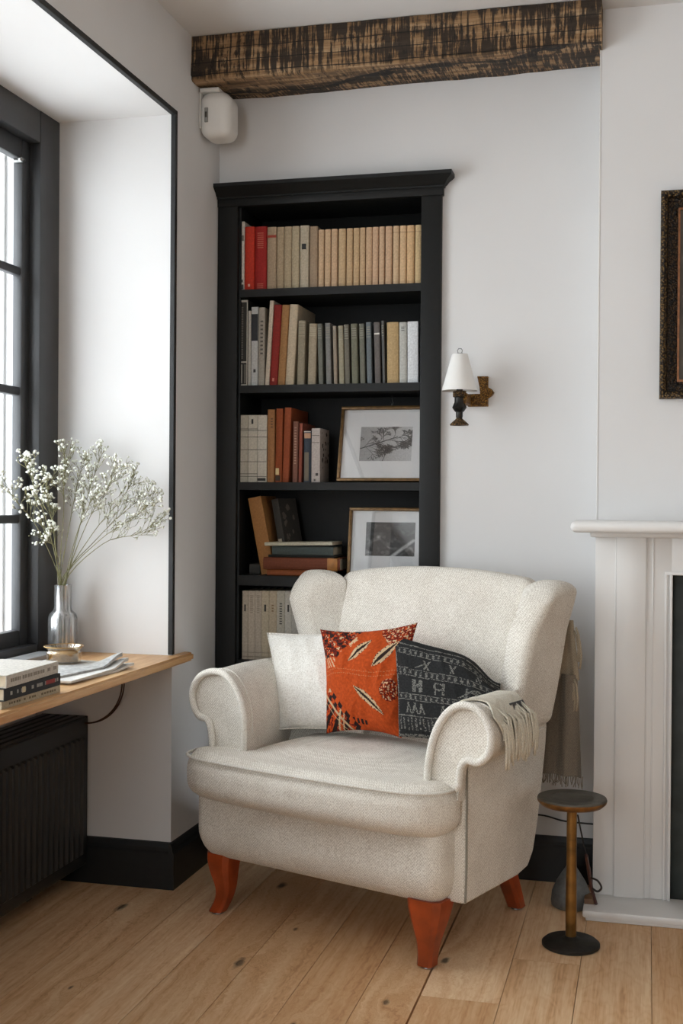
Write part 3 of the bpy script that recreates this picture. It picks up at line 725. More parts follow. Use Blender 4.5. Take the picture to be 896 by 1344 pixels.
def cr_spline(pts, n, closed=False):
    P_ = [Vector(p) for p in pts]; out = []; N = len(P_)
    rng = N if closed else N-1
    for i in range(rng):
        g = lambda j: P_[j % N] if closed else P_[max(0, min(N-1, j))]
        p0, p1_, p2_, p3 = g(i-1), g(i), g(i+1), g(i+2)
        for k in range(n):
            t_ = k/n
            out.append(.5*((2*p1_)+(p2_-p0)*t_+(2*p0-5*p1_+4*p2_-p3)*t_*t_+(3*p1_-p0-3*p2_+p3)*t_**3))
    if not closed: out.append(P_[-1])
    return out
# piping round the cushion's top edge
def cush_edge(dz, r):
    pts = []
    for i in range(61):
        s = i/60; x = lerp(CX0+.012, CX1-.012, s); k = abs((x-(CX0+CX1)/2)/.439); cr_ = 1-k**2.4
        v = -.100-.040*max(0, cr_)+.050*max(0, (k-.72)/.28)**2.2+.040*max(0, (k-.93)/.07)**2
        pts.append((x, v, dz+.004*max(0, cr_)))
    pts = [(CX0+.004, -.004, dz)]+pts+[(CX1-.004, -.004, dz)]
    b_ = bmesh.new(); tube(b_, pts, r, 8); return b_
finish('piping', cush_edge(.470, .0048), MWELT, ch, True)
# arms
PR = [(.350, .42), (.350, .511), (.368, .600), (.402, .660), (.446, .690), (.492, .686), (.522, .658), (.536, .618), (.528, .574), (.500, .549), (.466, .550), (.447, .520), (.441, .44)]
PL = [(-.262, .42), (-.258, .537), (-.262, .600), (-.289, .662), (-.331, .700), (-.382, .706), (-.430, .686), (-.458, .644), (-.454, .599), (-.430, .568), (-.398, .560), (-.382, .520), (-.378, .44)]
def arm(name_side, prof, splay, vend):
    pc_ = [Vector((p.x, p.y)) for p in cr_spline([(a_, b_, 0) for a_, b_ in prof], 5)]
    cx = sum(p.x for p in pc_)/len(pc_); cz = sum(p.y for p in pc_)/len(pc_)
    bm = bmesh.new(); rings = []
    for v, sc_ in [(0.004, .90), (-.004, .955), (.0, .985), (.008, 1.0)]+[(.02+(vend-.02)*i/14, 1.0) for i in range(15)]:
        off = splay*max(0, v); tk = sm((v-.20)/.12); lim = .452 if cx > 0 else -.43
        sh = lambda x: (min(x, lerp(x, lim, tk)) if cx > 0 else max(x, lerp(x, lim-splay*v, tk)))
        rings.append([bm.verts.new((sh(cx+(p.x-cx)*sc_)+off, v, cz+(p.y-cz)*sc_)) for p in pc_])
    for A, B in zip(rings, rings[1:]):
        for k in range(len(pc_)): bm.faces.new((A[k], A[(k+1) % len(pc_)], B[(k+1) % len(pc_)], B[k]))
    bm.faces.new(rings[0]); bm.faces.new(rings[-1])
    o = finish('armrest', bm, MFAB, ch, True, 55)
    b_ = bmesh.new(); tube(b_, [(cx+(p.x-cx)*.985, -.004, cz+(p.y-cz)*.985) for p in pc_ if p.y > .46], .0105, 10); finish('arm_welt', b_, MWELT, o, True)
    # second stitched line a little way back over the roll
    b_ = bmesh.new(); tube(b_, [(cx+(p.x-cx)*1.0+splay*.045, .045, cz+(p.y-cz)*1.0) for p in pc_ if p.y > .50 and (p.x-cx)*(1 if cx < 0 else -1) > -.06], .0028, 8); finish('arm_seam', b_, MWELT, o, True)
    return o
arm('R', PR, -.0, .44); arm('L', PL, -.24, .50)
# side panels and rear panel
def side(u0_, u1_, front):
    pr_ = [(front, .168), (.34, .168), (.40, .178), (.435, .215), (.462, .29), (.49, .40), (.512, .50), (.52, .565), (.50, .60), (front, .60)]
    bm = bmesh.new(); prism(bm, pr_, u0_, u1_, 0); bmesh.ops.recalc_face_normals(bm, faces=bm.faces)
    bmesh.ops.bevel(bm, geom=list(bm.edges), offset=.012, segments=3, affect='EDGES', profile=.5, clamp_overlap=True)
    return finish('side_panel', bm, MFAB, ch, True, 50)
sp = side(.360, .446, .030); sp2 = side(-.428, -.34, .030)
b_ = bmesh.new(); tube(b_, cr_spline([(.446, .034, .54), (.4465, .034, .45), (.4465, .034, .34), (.4465, .034, .25), (.444, .034, .175)], 6), .003, 6); finish('side_seam', b_, plain('painted_seam_shade', '8f897d', .9), sp, True)  # seam tube in a darker tone, crease shade put into its colour
bm = bmesh.new(); prism(bm, [(.30, .172), (.38, .172), (.42, .20), (.45, .29), (.478, .40), (.502, .50), (.512, .58), (.42, .62), (.30, .45)], -.39, .41, 0); finish('rear_panel', bm, MFAB, ch, True, 40)
# backrest
BU0, BU1 = -.275, .375
def vfront(z): return interp(z, [(.40, .345), (.50, .365), (.75, .43), (.98, .50), (1.05, .515)])
def vrear(z): return interp(z, [(.40, .49), (.60, .53), (.85, .565), (1.05, .592)])
def wback(x, y, z):
    s = z/.60+.5; n = y/.14+.5; q = x/.66
    zq = .42+.58*s; ub = lerp(interp(zq, [(.7, -.245), (.99, -.285)]), BU1, q+.5)
    ztop = 1.006-.030*abs((ub-.05)/.33)**2.2
    zz = .42+(ztop-.42)*s
    bulge = -.018*(1-(2*q)**2)*(1-(2*s-1)**2)*(1 if n < .5 else 0)
    uu = ub+max(0, ub-.05)*.10*s
    return (uu, lerp(vfront(zz), vrear(zz), n)+bulge-.0*n, zz)
bm = rbox((.66, .14, .60), .045, wback, 5, 14); finish('backrest', bm, MFAB, ch, True)
# wings
def wing(tabs, ztp, z0_):
    zs = tabs['z']
    def cor(k, z): return Vector((interp(z, list(zip(zs, [p[0] for p in tabs[k]]))), interp(z, list(zip(zs, [p[1] for p in tabs[k]])))))
    def wv_(x, y, z):
        p = y/.30+.5; n = x/.09+.5; s = z/.46+.5
        zz = z0_+(interp(p, ztp)-z0_)*s
        a_ = cor('Fi', zz).lerp(cor('Ri', zz), p); b__ = cor('Fo', zz).lerp(cor('Ro', zz), p); q = a_.lerp(b__, n)
        return (q.x, q.y, zz)
    return finish('wing', rbox((.09, .30, .46), .040, wv_, 6, 14), MFAB, ch, True)
wr_ = wing(dict(z=[.50, .67, .84, .93, .99], Fi=[(.378, .31), (.385, .32), (.402, .345), (.425, .385), (.44, .43)], Fo=[(.452, .285), (.462, .295), (.485, .335), (.512, .385), (.528, .43)],
     Ri=[(.33, .48), (.33, .49), (.345, .50), (.36, .51), (.37, .52)], Ro=[(.450, .52), (.474, .555), (.492, .575), (.512, .582), (.520, .585)]),
     [(0, .945), (.15, .968), (.4, .984), (.7, .984), (1, .980)], .555)
wl_ = wing(dict(z=[.50, .67, .777, .89, .99], Fi=[(-.315, .38), (-.315, .39), (-.315, .40), (-.345, .395), (-.34, .43)], Fo=[(-.385, .40), (-.375, .40), (-.378, .41), (-.418, .405), (-.415, .45)],
     Ri=[(-.20, .47), (-.20, .475), (-.205, .48), (-.222, .485), (-.232, .50)], Ro=[(-.43, .51), (-.43, .52), (-.435, .52), (-.44, .53), (-.44, .535)]),
     [(0, .935), (.2, .965), (.45, .984), (.8, .984), (1, .975)], .56)
b_ = bmesh.new(); tube(b_, cr_spline([(.458, .30, .556), (.460, .36, .558), (.461, .41, .560), (.458, .46, .562)], 6), .0045, 8); finish('wing_seam', b_, MWELT, wr_, True)
# legs
def leg(top, foot, h, wt, wf, bend, side_, round_=True):
    bm = bmesh.new(); rings = []
    for i in range(15):
        s = i/14; w_ = lerp(wt, wf, sm(s*1.15)) if round_ else lerp(wt, wf, s)
        c = Vector(top).lerp(Vector(foot), s)+Vector((side_, -.6, 0)).normalized()*bend*(math.sin(s*math.pi)*.9-math.sin(s*2*math.pi)*.45)
        z = h*(1-s); rr = []
        for k in range(16):
            a_ = k*math.pi/8+math.pi/16; e = 1/max(abs(math.cos(a_)), abs(math.sin(a_)))
            e = min(e, 1.17); rr.append(bm.verts.new((c.x+math.cos(a_)*w_*.5*e, c.y+math.sin(a_)*w_*.5*e, z+.006)))
        rings.append(rr)
    for A, B in zip(rings, rings[1:]):
        for k in range(16): bm.faces.new((A[k], A[(k+1) % 16], B[(k+1) % 16], B[k]))
    bm.faces.new(rings[0]); bm.faces.new(rings[-1])
    o = finish('leg', bm, MLEG, ch, True, 35)
    b_ = bmesh.new(); lathe(b_, [(.006, .008), (.006, .004), (.015, .004), (.017, .001), (.017, .0)], 16, (foot[0], foot[1])); finish('glide', b_, MSTEEL, o, True, 40)
leg((.350, .020, 0), (.352, .0, 0), .172, .104, .046, .006, .4)
leg((-.350, .020, 0), (-.358, .0, 0), .172, .086, .044, -.014, -1)
leg((.345, .43, 0), (.335, .55, 0), .175, .062, .046, 0, 0, False)
leg((-.33, .40, 0), (-.34, .51, 0), .175, .062, .046, 0, 0, False)

# ------------------------------------------------------------------ cushions on the chair
def cushion(name, label, C4, thick, conc, paint, mt, N=90, sag=None, cat='cushion', zmin=.507):
    BL, BR, TR, TL = [Vector(c) for c in C4]; nrm = (BR-BL).cross(TL-BL).normalized()
    if nrm.y > 0: nrm = -nrm
    bm = bmesh.new(); cl = bm.loops.layers.color.new('paint')
    def P_(i, j, sd):
        s, t_ = i/N, j/N; a_, b_ = 2*s-1, 2*t_-1
        s2 = .5+.5*a_*(1-conc*(1-b_*b_)); t2 = .5+.5*b_*(1-conc*(1-a_*a_))
        if sag: s2, t2 = sag(s2, t2, s, t_)
        p = BL.lerp(BR, s2).lerp(TL.lerp(TR, s2), t2)
        f = max(0, (1-abs(a_)**2.3)*(1-abs(b_)**2.3))**.52
        wr = (noise.noise(Vector((s*3, t_*3, len(label)*.7)))*.010+abs(noise.noise(Vector((s*5+t_*2, t_*4-s*3, 5))))*-.010)*min(1, f*3)
        q = p+nrm*sd*(thick/2*f+wr); q.z = max(q.z, zmin-.002*(sd < 0)); return q
    F = {}
    for sd in (1, -1):
        for i in range(N+1):
            for j in range(N+1):
                edge = i in (0, N) or j in (0, N)
                F[(sd, i, j)] = F[(1, i, j)] if (edge and sd == -1) else bm.verts.new(P_(i, j, sd))
    for sd in (1, -1):
        for i in range(N):
            for j in range(N):
                f = bm.faces.new((F[sd, i, j], F[sd, i+1, j], F[sd, i+1, j+1], F[sd, i, j+1])); c = paint((i+.5)/N, (j+.5)/N) if (sd == 1 and paint) else (paint(-1, -1) if paint else (1, 1, 1, 1))
                for l in f.loops: l[cl] = c
    o = tag(finish(name, bm, mt, None, True), label, cat)
    b_ = bmesh.new(); pts = [F_ for F_ in [P_(i, 0, 1) for i in range(0, N, 3)]+[P_(N, j, 1) for j in range(0, N, 3)]+[P_(i, N, 1) for i in range(N, 0, -3)]+[P_(0, j, 1) for j in range(N, 0, -3)]]
    return o, pts
def cpt(px, py, v): q = LC(px, py, 1, v); return W(q.x, q.y, q.z)
o, pts = cushion('throw_cushion', 'plain ivory cushion leaning at the left side of the armchair seat', (cpt(367, 957, .235), cpt(476, 962, .27), cpt(480, 829, .36), cpt(351, 831, .33)), .13, .055, None, MCUSH, 50)
b_ = bmesh.new(); tube(b_, pts, .0028, 6, True); finish('piping', b_, MWELT, o, True)
def hexc(h): return tuple(int(h[i:i+2], 16)/255 for i in (0, 2, 4))+(1,)
def seg(s, t_, a_, b_):
    ax, ay = a_; dx, dy = b_[0]-ax, b_[1]-ay; L_ = math.hypot(dx, dy); u = ((s-ax)*dx+(t_-ay)*dy)/L_/L_; d = abs((s-ax)*dy-(t_-ay)*dx)/L_
    return u, d
OR, DR, BE, BK = hexc('c4501f'), hexc('6f2217'), hexc('c9ac88'), hexc('2c1f1c')
def orange(s, t_):
    if s < 0: return OR
    n = noise.noise(Vector((s*40, t_*40, 0)))
    for a_, b_, w_ in (((.36, .66), (.62, .88), .045), ((.66, .60), (.90, .84), .055), ((.43, .42), (.84, .15), .038)):
        u, d = seg(s, t_, a_, b_)
        if 0 < u < 1:
            k = w_*min(1, 3.2*min(u, 1-u))
            if d < k: return BK if (d < k*.32 or (k*.78 < d and n > .1)) else BE
    u, d = seg(s, t_, (.37, .83), (.46, .90))
    if 0 < u < 1 and d < .02: return BE if n > -.25 else OR
    if s+(1-t_)*.9 < .50 and t_ > .70:       # upper left corner
        q = math.sin((s*.8+t_)*46)+.6*math.sin((s-t_*1.2)*60)
        if q > .9: return BE if n > 0 else DR
        if q < -.35: return BK if n > -.1 else DR
        return DR if n > -.05 else OR
    if .06 < s < .20 and .60 < t_ < .80: return BE if math.sin((s+t_*.6)*150) > .3 else OR
    if (s-.0)+t_ < .52 and t_ < .36:
        q = s+t_
        if q > .46: return BK if math.sin((s-t_)*34) > -.2 else OR
        if .36 < q < .385 or .30 < q < .315: return BE
        if abs(s-.20-t_*.4) < .012 or abs(s-.26-t_*.4) < .008: return BE
        return (DR if n > .05 else OR) if math.sin((s-t_)*40) > -.3 else BK
    if .42 < s < .60 and .02 < t_ < .16 and abs(t_-.07-.12*(.55-s)) < .022: return BK if math.sin(s*120) > -.5 else OR
    for cx, cy, rr in ((.90, .95, .17), (.88, .385, .10), (.78, .97, .09)):
        d = math.hypot(s-cx, t_-cy)
        if d < rr:
            v_ = noise.noise(Vector((s*55, t_*55, 9)))
            return BE if v_ > .18 else (DR if v_ < .05 else OR)
    if abs(s-.10) < .022 and .30 < t_ < .40 and abs(math.hypot((s-.10)*2, t_-.35)-.035) < .012: return BE
    if abs(t_-(.565+.02*math.sin(s*7))) < .004 or abs(t_-(.525+.02*math.sin(s*7))) < .004:
        return hexc('b7764e') if math.sin(s*220) > 0 else OR
    k = .93+.12*n; return (OR[0]*k, OR[1]*k, OR[2]*k, 1)
MPAINTF = vcol('embroidered_cotton', .95, .45, 500)
cushion('throw_cushion', 'orange embroidered cushion with striped motifs in the middle of the armchair', (cpt(428, 963, .205), cpt(527, 969, .235), cpt(548, 817, .315), cpt(420, 826, .295)), .12, .105, orange, MPAINTF, 130)
GB, GL = hexc('2b2b2b'), hexc('76746e')
def blackp(s, t_):
    if s < 0: return GB
    n = noise.noise(Vector((s*60, t_*60, 4))); n2 = noise.noise(Vector((s*200, t_*200, 4)))
    y = t_+.02*math.sin(s*5)
    def yarn(k=.0): return GL if n2 > -.25+k else GB
    for c, h_ in ((.86, .035), (.64, .04), (.385, .032)):
        if abs(y-c) < h_:
            q = math.sin(s*115)*math.cos((y-c)/h_*2.2)
            if abs(abs(y-c)-h_) < .007: return yarn()
            return yarn(.1) if q > .15 and n > -.35 else GB
    if abs(y-.20) < .006 or abs(y-.94) < .006: return yarn()
    if .07 < y < .185: return yarn(.25) if math.sin(s*150) > .25 else GB
    if .225 < y < .33:
        for cx in (.14, .21, .28, .50, .57, .80):
            if abs(s-cx-(y-.28)*.25) < .010 or (abs(s-cx-.02+(y-.28)*.3) < .007): return yarn()
    if .44 < y < .57:
        for x0, x1, c in ((.20, .235, 0), (.27, .305, 0), (.235, .27, 1), (.42, .44, 0), (.50, .52, 0)):
            if x0 < s < x1 and (not c or abs(y-.505) < .02): return yarn(.1)
        if abs(math.hypot(s-.47, (y-.53)*1.3)-.045) < .012: return yarn(.1)
        if .70 < s < .90 and (abs(s-.72) < .01 or abs(s-.88) < .01 or abs(y-.455) < .012 or abs(s-.80) < .01 or abs(y-.52) < .01): return yarn(.1)
        if abs(y-.57+abs(s-.80)*.9) < .012: return yarn()
    if .70 < y < .80:
        for cx in (.34, .58):
            if abs(abs(s-cx)-abs(y-.74)*.45) < .008: return yarn()
        if abs(s-.82) < .03 and math.sin(s*200+y*60) > 0: return yarn()
        if .22 < s < .34 and abs(y-.70-(s-.22)*.5) < .006: return yarn()
    if s < .03 or t_ < .025: return yarn(.2)
    k = .9+.25*n; return (GB[0]*k, GB[1]*k, GB[2]*k, 1)
def sagb(s2, t2, s, t_):
    k = sm((s-.45)/.55)*sm((t_-.35)/.65); return s2-.07*k*k*t_, t2-.25*k*k
o, pts = cushion('throw_cushion', 'black cushion with grey stitched bands on the right of the armchair seat', (cpt(523, 967, .17), cpt(655, 985, .20), cpt(672, 872, .30), cpt(515, 833, .29)), .12, .05, blackp, MPAINTF, 130, sagb)

# fringed throw laid over the right armrest
MTHROW = fabric('cream_throw_wool', 'c7bfae', 'e3dccb', 500, .6)
th = empty('throw', 'small cream throw with long tassels draped over the right armrest', 'throw', CO, (0, 0, CA))
pathp = [Vector((p.x, p.y)) for p in cr_spline([(a_, b_, 0) for a_, b_ in PR], 8)]
cxp = .445; czp = .60
sel = [p for p in pathp if p.y > .60 and p.x > .37]
bm = bmesh.new(); NV = 26; grid = []
for i, p in enumerate(sel):
    d = (p-Vector((cxp, czp))).normalized(); row = []
    for j in range(NV+1):
        v = lerp(.035, .205, j/NV)+.012*math.sin(i*.35); lift = .006+.003*noise.noise(Vector((i*.25, j*.4, 2)))
        row.append((p.x+d.x*lift, v, p.y+d.y*lift))
    grid.append(row)
for sd in (0, .0045):
    G = []
    for i, row in enumerate(grid):
        p = sel[i]; d = (p-Vector((cxp, czp))).normalized(); G.append([bm.verts.new((q[0]+d.x*sd, q[1], q[2]+d.y*sd)) for q in row])
    for i in range(len(G)-1):
        for j in range(NV): bm.faces.new((G[i][j], G[i+1][j], G[i+1][j+1], G[i][j+1]))
    if sd == 0: G0 = G
n_ = len(G)
for i in range(n_-1):
    for j in (0, NV): bm.faces.new((G0[i][j], G0[i+1][j], G[i+1][j], G[i][j]))
for j in range(NV):
    for i in (0, n_-1): bm.faces.new((G0[i][j], G0[i][j+1], G[i][j+1], G[i][j]))
finish('cloth', bm, MTHROW, th, True, 60)
bm = bmesh.new(); rr = random.Random(2)
for k in range(30):
    v = lerp(.04, .22, k/29)+rr.uniform(-.003, .003); L_ = rr.uniform(.085, .115)
    st = (.529+rr.uniform(0, .004), v, .648+rr.uniform(-.012, .012)); pts = []
    pts.append((st[0]-.012, v-.002, st[2]+.022))
    for i in range(6):
        s = i/5; pts.append((st[0]+.016+.006*math.sin(s*3)+rr.uniform(-.001, .001), v+rr.uniform(-.002, .002)+.01*s, st[2]-L_*s))
    tube(bm, pts, [.0016, .003, .0032, .0034, .0034, .0036, .003], 5)
finish('tassels', bm, MTHROW, th, True)
bm = bmesh.new()
for k in range(22):
    v = lerp(.13, .205, k/21); tube(bm, [(.517, v, .683), (.534, v+.004, .655)], .0014, 4)
finish('dark_border', bm, plain('charcoal_yarn', '4d4a48', .95), th, True)

# scarf hanging behind the chair
MSC = fabric('taupe_wool', '6c6256', '857a6c', 400, .5)
MSC2 = fabric('beige_wool', '9b8c77', 'b3a48e', 400, .5)
sc0 = empty('scarf', 'taupe fringed scarf hanging behind the right wing of the armchair', 'scarf', CO, (0, 0, CA))
def strip(name, fn, nu, nv, th_, mt, parent):
    bm = bmesh.new(); L2 = []
    for sd in (0, th_):
        L2.append([[bm.verts.new(Vector(fn(i/nu, j/nv))+Vector((0, sd, 0))) for j in range(nv+1)] for i in range(nu+1)])
    A, B = L2
    for G in L2:
        for i in range(nu):
            for j in range(nv): bm.faces.new((G[i][j], G[i+1][j], G[i+1][j+1], G[i][j+1]))
    for i in range(nu):
        for j in (0, nv): bm.faces.new((A[i][j], A[i+1][j], B[i+1][j], B[i][j]))
    for j in range(nv):
        for i in (0, nu): bm.faces.new((A[i][j], A[i][j+1], B[i][j+1], B[i][j]))
    return finish(name, bm, mt, parent, True, 60)
strip('cloth', lambda a_, b_: (lerp(.375, lerp(.494, .522, b_), a_), .606+.008*math.sin(a_*14+b_*2)-.02*b_, lerp(.70, .405, b_)), 24, 12, .004, MSC, sc0)
strip('folded_end', lambda a_, b_: (lerp(.40, lerp(.478, .499, b_), a_), .618+.006*math.sin(a_*12), lerp(.86, .685, b_)), 16, 10, .006, MSC2, sc0)
bm = bmesh.new()
for k in range(34):
    u = lerp(.378, .522, k/33); tube(bm, [(u, .59+.006*math.sin(k), .408), (u+rr.uniform(-.004, .004), .59, .39), (u+rr.uniform(-.007, .007), .588, .375+rr.uniform(-.005, .008))], .0014, 4)
finish('fringe', bm, MSC, sc0, True)
bm = bmesh.new()
for (u, z, l) in ((.500, .84, .10), (.504, .82, .10), (.495, .83, .09), (.486, .69, .10), (.494, .69, .095), (.480, .69, .09)):
    tube(bm, [(u-.01, .612, z), (u, .608, z-.02), (u+.006, .606, z-l*.6), (u+.002, .606, z-l)], .0035, 6)
finish('tassels', bm, MSC2, sc0, True)

# ------------------------------------------------------------------ little pedestal table and things behind it
tx, ty = -.192, 3.335
pt = empty('pedestal_table', 'small round-topped pedestal table with a brass pole and dark disc base', 'side table', (tx, ty, 0))
bm = bmesh.new(); lathe(bm, [(.001, .378), (.060, .379), (.082, .384), (.0925, .394), (.094, .401), (.092, .406), (.086, .4065), (.062, .4035), (.060, .4045), (.057, .4045), (.055, .403), (.001, .403)], 48)
top = finish('table_top', bm, [plain('patinated_grey_metal', '5d5a52', .5, .15, 50, .4), plain('worn_brass_rim', '8a6234', .45, .25, 40, .7)], pt, True, 50)
for p in top.data.polygons:
    if p.center.z < .3985 : p.material_index = 1
bm = bmesh.new(); lathe(bm, [(.013, .018), (.0145, .03), (.0150, .10), (.0140, .22), (.0135, .379)], 24); finish('pole', bm, plain('aged_brass', '8f6a38', .4, .25, 25, .8), pt, True, 60)
bm = bmesh.new(); lathe(bm, [(.074, 0), (.078, .003), (.078, .010), (.070, .017), (.03, .021), (.018, .024), (.014, .028)], 48); finish('base', bm, plain('dark_cast_iron', '2d2b26', .55, .2, 60, .5), pt, True, 40)
bl = empty('hearth_bell', 'grey bell-shaped metal vessel on the floor behind the pedestal table', 'vessel', (-.212, 3.665, 0))
bm = bmesh.new(); lathe(bm, [(.050, 0), (.057, .004), (.059, .018), (.056, .045), (.044, .075), (.028, .10), (.014, .122), (.011, .135), (.008, .16), (.004, .165)], 32); finish('body', bm, plain('grey_galvanised_metal', '6e6f6d', .6, .15, 60, .3), bl, True, 60)
wdb = bx('kindling_block', (-.170, 3.60, 0), (-.140, 3.66, .048), woodmat('kindling_wood', '4d3220', '7d5a38', 2), None, .003); tag(wdb, 'small brown wood block against the hearth end', 'wood block')
pk = empty('hearth_strap', 'brown leather-wrapped handle and loop leaning between pedestal table and hearth', 'strap', (-.15, 3.5, 0))
def wp_(px, py, Y): q = at(px, py, 1, Y); return (q.x+.15, q.y-3.5, q.z)
bm = bmesh.new(); tube(bm, cr_spline([wp_(758, 1070, 3.355), wp_(764, 1100, 3.46), wp_(770, 1125, 3.45)], 5), .0024, 6); finish('cord', bm, plain('black_cord', '1d1a18', .6), pk, True)
bm = bmesh.new(); tube(bm, cr_spline([wp_(769, 1122, 3.45), wp_(772, 1140, 3.50), wp_(776, 1165, 3.56), wp_(782, 1186, 3.60)], 5), [.0045]*5+[.0055]*5+[.0048]*6, 8); finish('handle', bm, plain('oxblood_leather', '50251a', .4, .2, 60), pk, True)
bm = bmesh.new(); tube(bm, cr_spline([wp_(775, 1152, 3.45), wp_(784, 1156, 3.44), wp_(789, 1165, 3.44), wp_(784, 1170, 3.44), wp_(777, 1166, 3.445)], 6), .003, 6); finish('loop', bm, plain('black_leather', '241a15', .5), pk, True)
bm = bmesh.new()
tube(bm, cr_spline([(-.62, YB-.008, .20), (-.45, YB-.006, .20), (at(708, 1070, 1, 3.89).x, YB-.006, at(708, 1070, 1, 3.89).z), (at(740, 1078, 1, 3.89).x, YB-.006, at(740, 1078, 1, 3.89).z), (-.152, YB-.006, at(776, 1082, 1, 3.89).z)], 6), .003, 6)
tag(finish('cable', bm, plain('black_cable', '1b1a1a', .5), None, True), 'black cable running along the back wall above the skirting', 'cable')

# ------------------------------------------------------------------ fireplace
fp = empty('fireplace', 'white painted fireplace surround with rounded mantel shelf', 'fireplace', (0, FY, 0))
def fb(name, a, b_, bev=.003, mt=MTRIM): return bx(name, (a[0], a[1]-FY, a[2]), (b_[0], b_[1]-FY, b_[2]), mt, fp, bev)
HZ = .032
S0 = FY-.022
fb('pilaster', (-.150, S0, HZ), (.072, FY, 1.13), .002)
fb('pilaster', (.952, S0, HZ), (1.18, FY, 1.13), .002)
fb('frieze', (.070, S0, .995), (.954, FY, 1.13), .002)
# raised mouldings on the pilaster
for x0_, x1_, y_ in ((-.092, -.088, .004), (-.088, -.002, .008), (-.002, .002, .004), (.016, .020, .003)):
    fb('pilaster_moulding', (x0_, S0-y_, HZ), (x1_, S0+.002, 1.125), .0015)
fb('opening_moulding', (.052, S0-.006, HZ), (.060, S0+.002, .999), .002); fb('opening_moulding', (.066, S0-.010, HZ), (.074, S0+.002, .997), .002); fb('opening_moulding', (.052, S0-.006, .995), (.95, S0+.002, 1.005), .002)
bm = bmesh.new(); prm = [(.005, 1.121)]+[(-.210+.017*math.cos(a_), 1.138+.017*math.sin(a_)) for a_ in [math.radians(270-k*180/8) for k in range(9)]]+[(.005, 1.155)]
# plan: rounded bar
rows = []
for (yy, zz) in prm: rows.append([bm.verts.new((x, yy, zz)) for x in ()])
mx0, mx1 = -.214, 1.3
bm.free(); bm = bmesh.new(); box(bm, (mx0, -.205, 1.1215), (mx1, .0, 1.1555)); bmesh.ops.bevel(bm, geom=[e for e in bm.edges if not all(abs(v.co.y) < 1e-4 for v in e.verts)], offset=.0155, segments=5, affect='EDGES', profile=.5)
finish('mantel_shelf', bm, MTRIM, fp, True, 60)
fb('mantel_moulding', (-.165, S0-.03, 1.105), (1.2, S0+.004, 1.123), .006)
hp_ = empty('hearth', 'white painted raised hearth slab below the fireplace', 'hearth', (-.16, 3.54, 0))
bx('slab', (-.012, .0, .010), (1.5, FY-3.54-.001, HZ), MTRIM, hp_, .006); bx('lower_moulding', (-.004, .008, 0), (1.5, FY-3.54-.001, .013), MTRIM, hp_, .004)
o = fb('insert_plate', (.076, FY+.03, .0), (.949, FY+.05, .993), .002, plain('grey_green_cast_iron', '3c4240', .55, .15, 20, .2)); o['label'] = 'dark grey-green iron plate closing the opening'

# framed picture on the chimney breast
fx, fz0, fz1 = at(866, 387, 1, 3.70).x, at(866, 523, 1, 3.69).z, at(866, 250, 1, 3.69).z
pf = empty('framed_picture', 'ornate antique-gold framed picture hanging on the chimney breast', 'picture', (fx, FY, fz0)); Hh = fz1-fz0; Wd = .50
def mitre(name, prof, mt, pr_):
    bm = bmesh.new(); rows = []
    for (o_, d_) in prof:
        rows.append([bm.verts.new((x, -d_, z)) for x, z in ((o_, o_), (Wd-o_, o_), (Wd-o_, Hh-o_), (o_, Hh-o_))])
    for A, B in zip(rows, rows[1:]):
        for k in range(4): bm.faces.new((A[k], A[(k+1) % 4], B[(k+1) % 4], B[k]))
    return finish(name, bm, mt, pr_)
def ornate(name, c1, c2, scl=160):
    m, t, b = nm(name); v = node(t, 'ShaderNodeTexVoronoi'); v.inputs['Scale'].default_value = scl; t.links.new(coord(t), v.inputs[0])
    t.links.new(ramp(t, v.outputs[0], [(.15, srgb(c2)), (.6, srgb(c1))]), b.inputs['Base Color']); b.inputs['Metallic'].default_value = .45; b.inputs['Roughness'].default_value = .5
    bump(t, b, v.outputs[0], 1, .004); return m
mitre('outer_moulding', [(0, .001), (0, .028), (.003, .034), (.010, .036), (.018, .030), (.020, .022)], ornate('carved_gilt_rim', '1d1611', '7d6238'), pf)
mitre('inner_moulding', [(.020, .022), (.022, .016), (.050, .010)], ornate('carved_dark_bronze', '120e0b', '4e3a22'), pf)
mitre('gilt_slip', [(.050, .010), (.050, .014), (.056, .014), (.056, .008)], plain('copper_slip', '8a5a38', .4, .2, 60, .5), pf)
bx('canvas', (.056, -.008, .056), (Wd-.056, -.002, Hh-.056), plain('dark_umber_canvas', '4a4336', .5, .4, 6), pf)

# ------------------------------------------------------------------ wall sconce
sx_, sz_ = at(603, 500, 1, 3.79).x, 1.56
sn = empty('wall_sconce', 'brass wall sconce with a white conical shade beside the bookcase', 'wall lamp', (sx_, 3.79, sz_))
zz = lambda py: at(603, py, 1, 3.79).z-sz_
bm = bmesh.new(); lathe(bm, [(.0565, zz(513)), (.0245, zz(465)), (.0235, zz(465)), (.0550, zz(513))], 40, cap=False); finish('lamp_shade', bm, MSHADE, sn, True, 60)
bm = bmesh.new(); tube(bm, [(0, 0, zz(466)), (-.006, 0, zz(463)), (-.008, 0, zz(460)), (-.004, 0, zz(457.5)), (.004, 0, zz(457.5)), (.008, 0, zz(460)), (.006, 0, zz(463)), (0, 0, zz(466))], .0016, 6)
lathe(bm, [(.010, zz(466)), (.012, zz(465)), (.010, zz(463.5)), (.002, zz(463))], 16); finish('finial', bm, MSTEEL, sn, True)
bm = bmesh.new(); lathe(bm, [(.010, zz(500)), (.010, zz(513)), (.021, zz(513.5)), (.021, zz(521)), (.016, zz(522)), (.0155, zz(528)), (.020, zz(532)), (.023, zz(535)), (.015, zz(540)), (.011, zz(541)), (.011, zz(547)), (.009, zz(549)), (.014, zz(551)), (.024, zz(554.5)), (.030, zz(557)), (.029, zz(558.5)), (.002, zz(558))], 28)
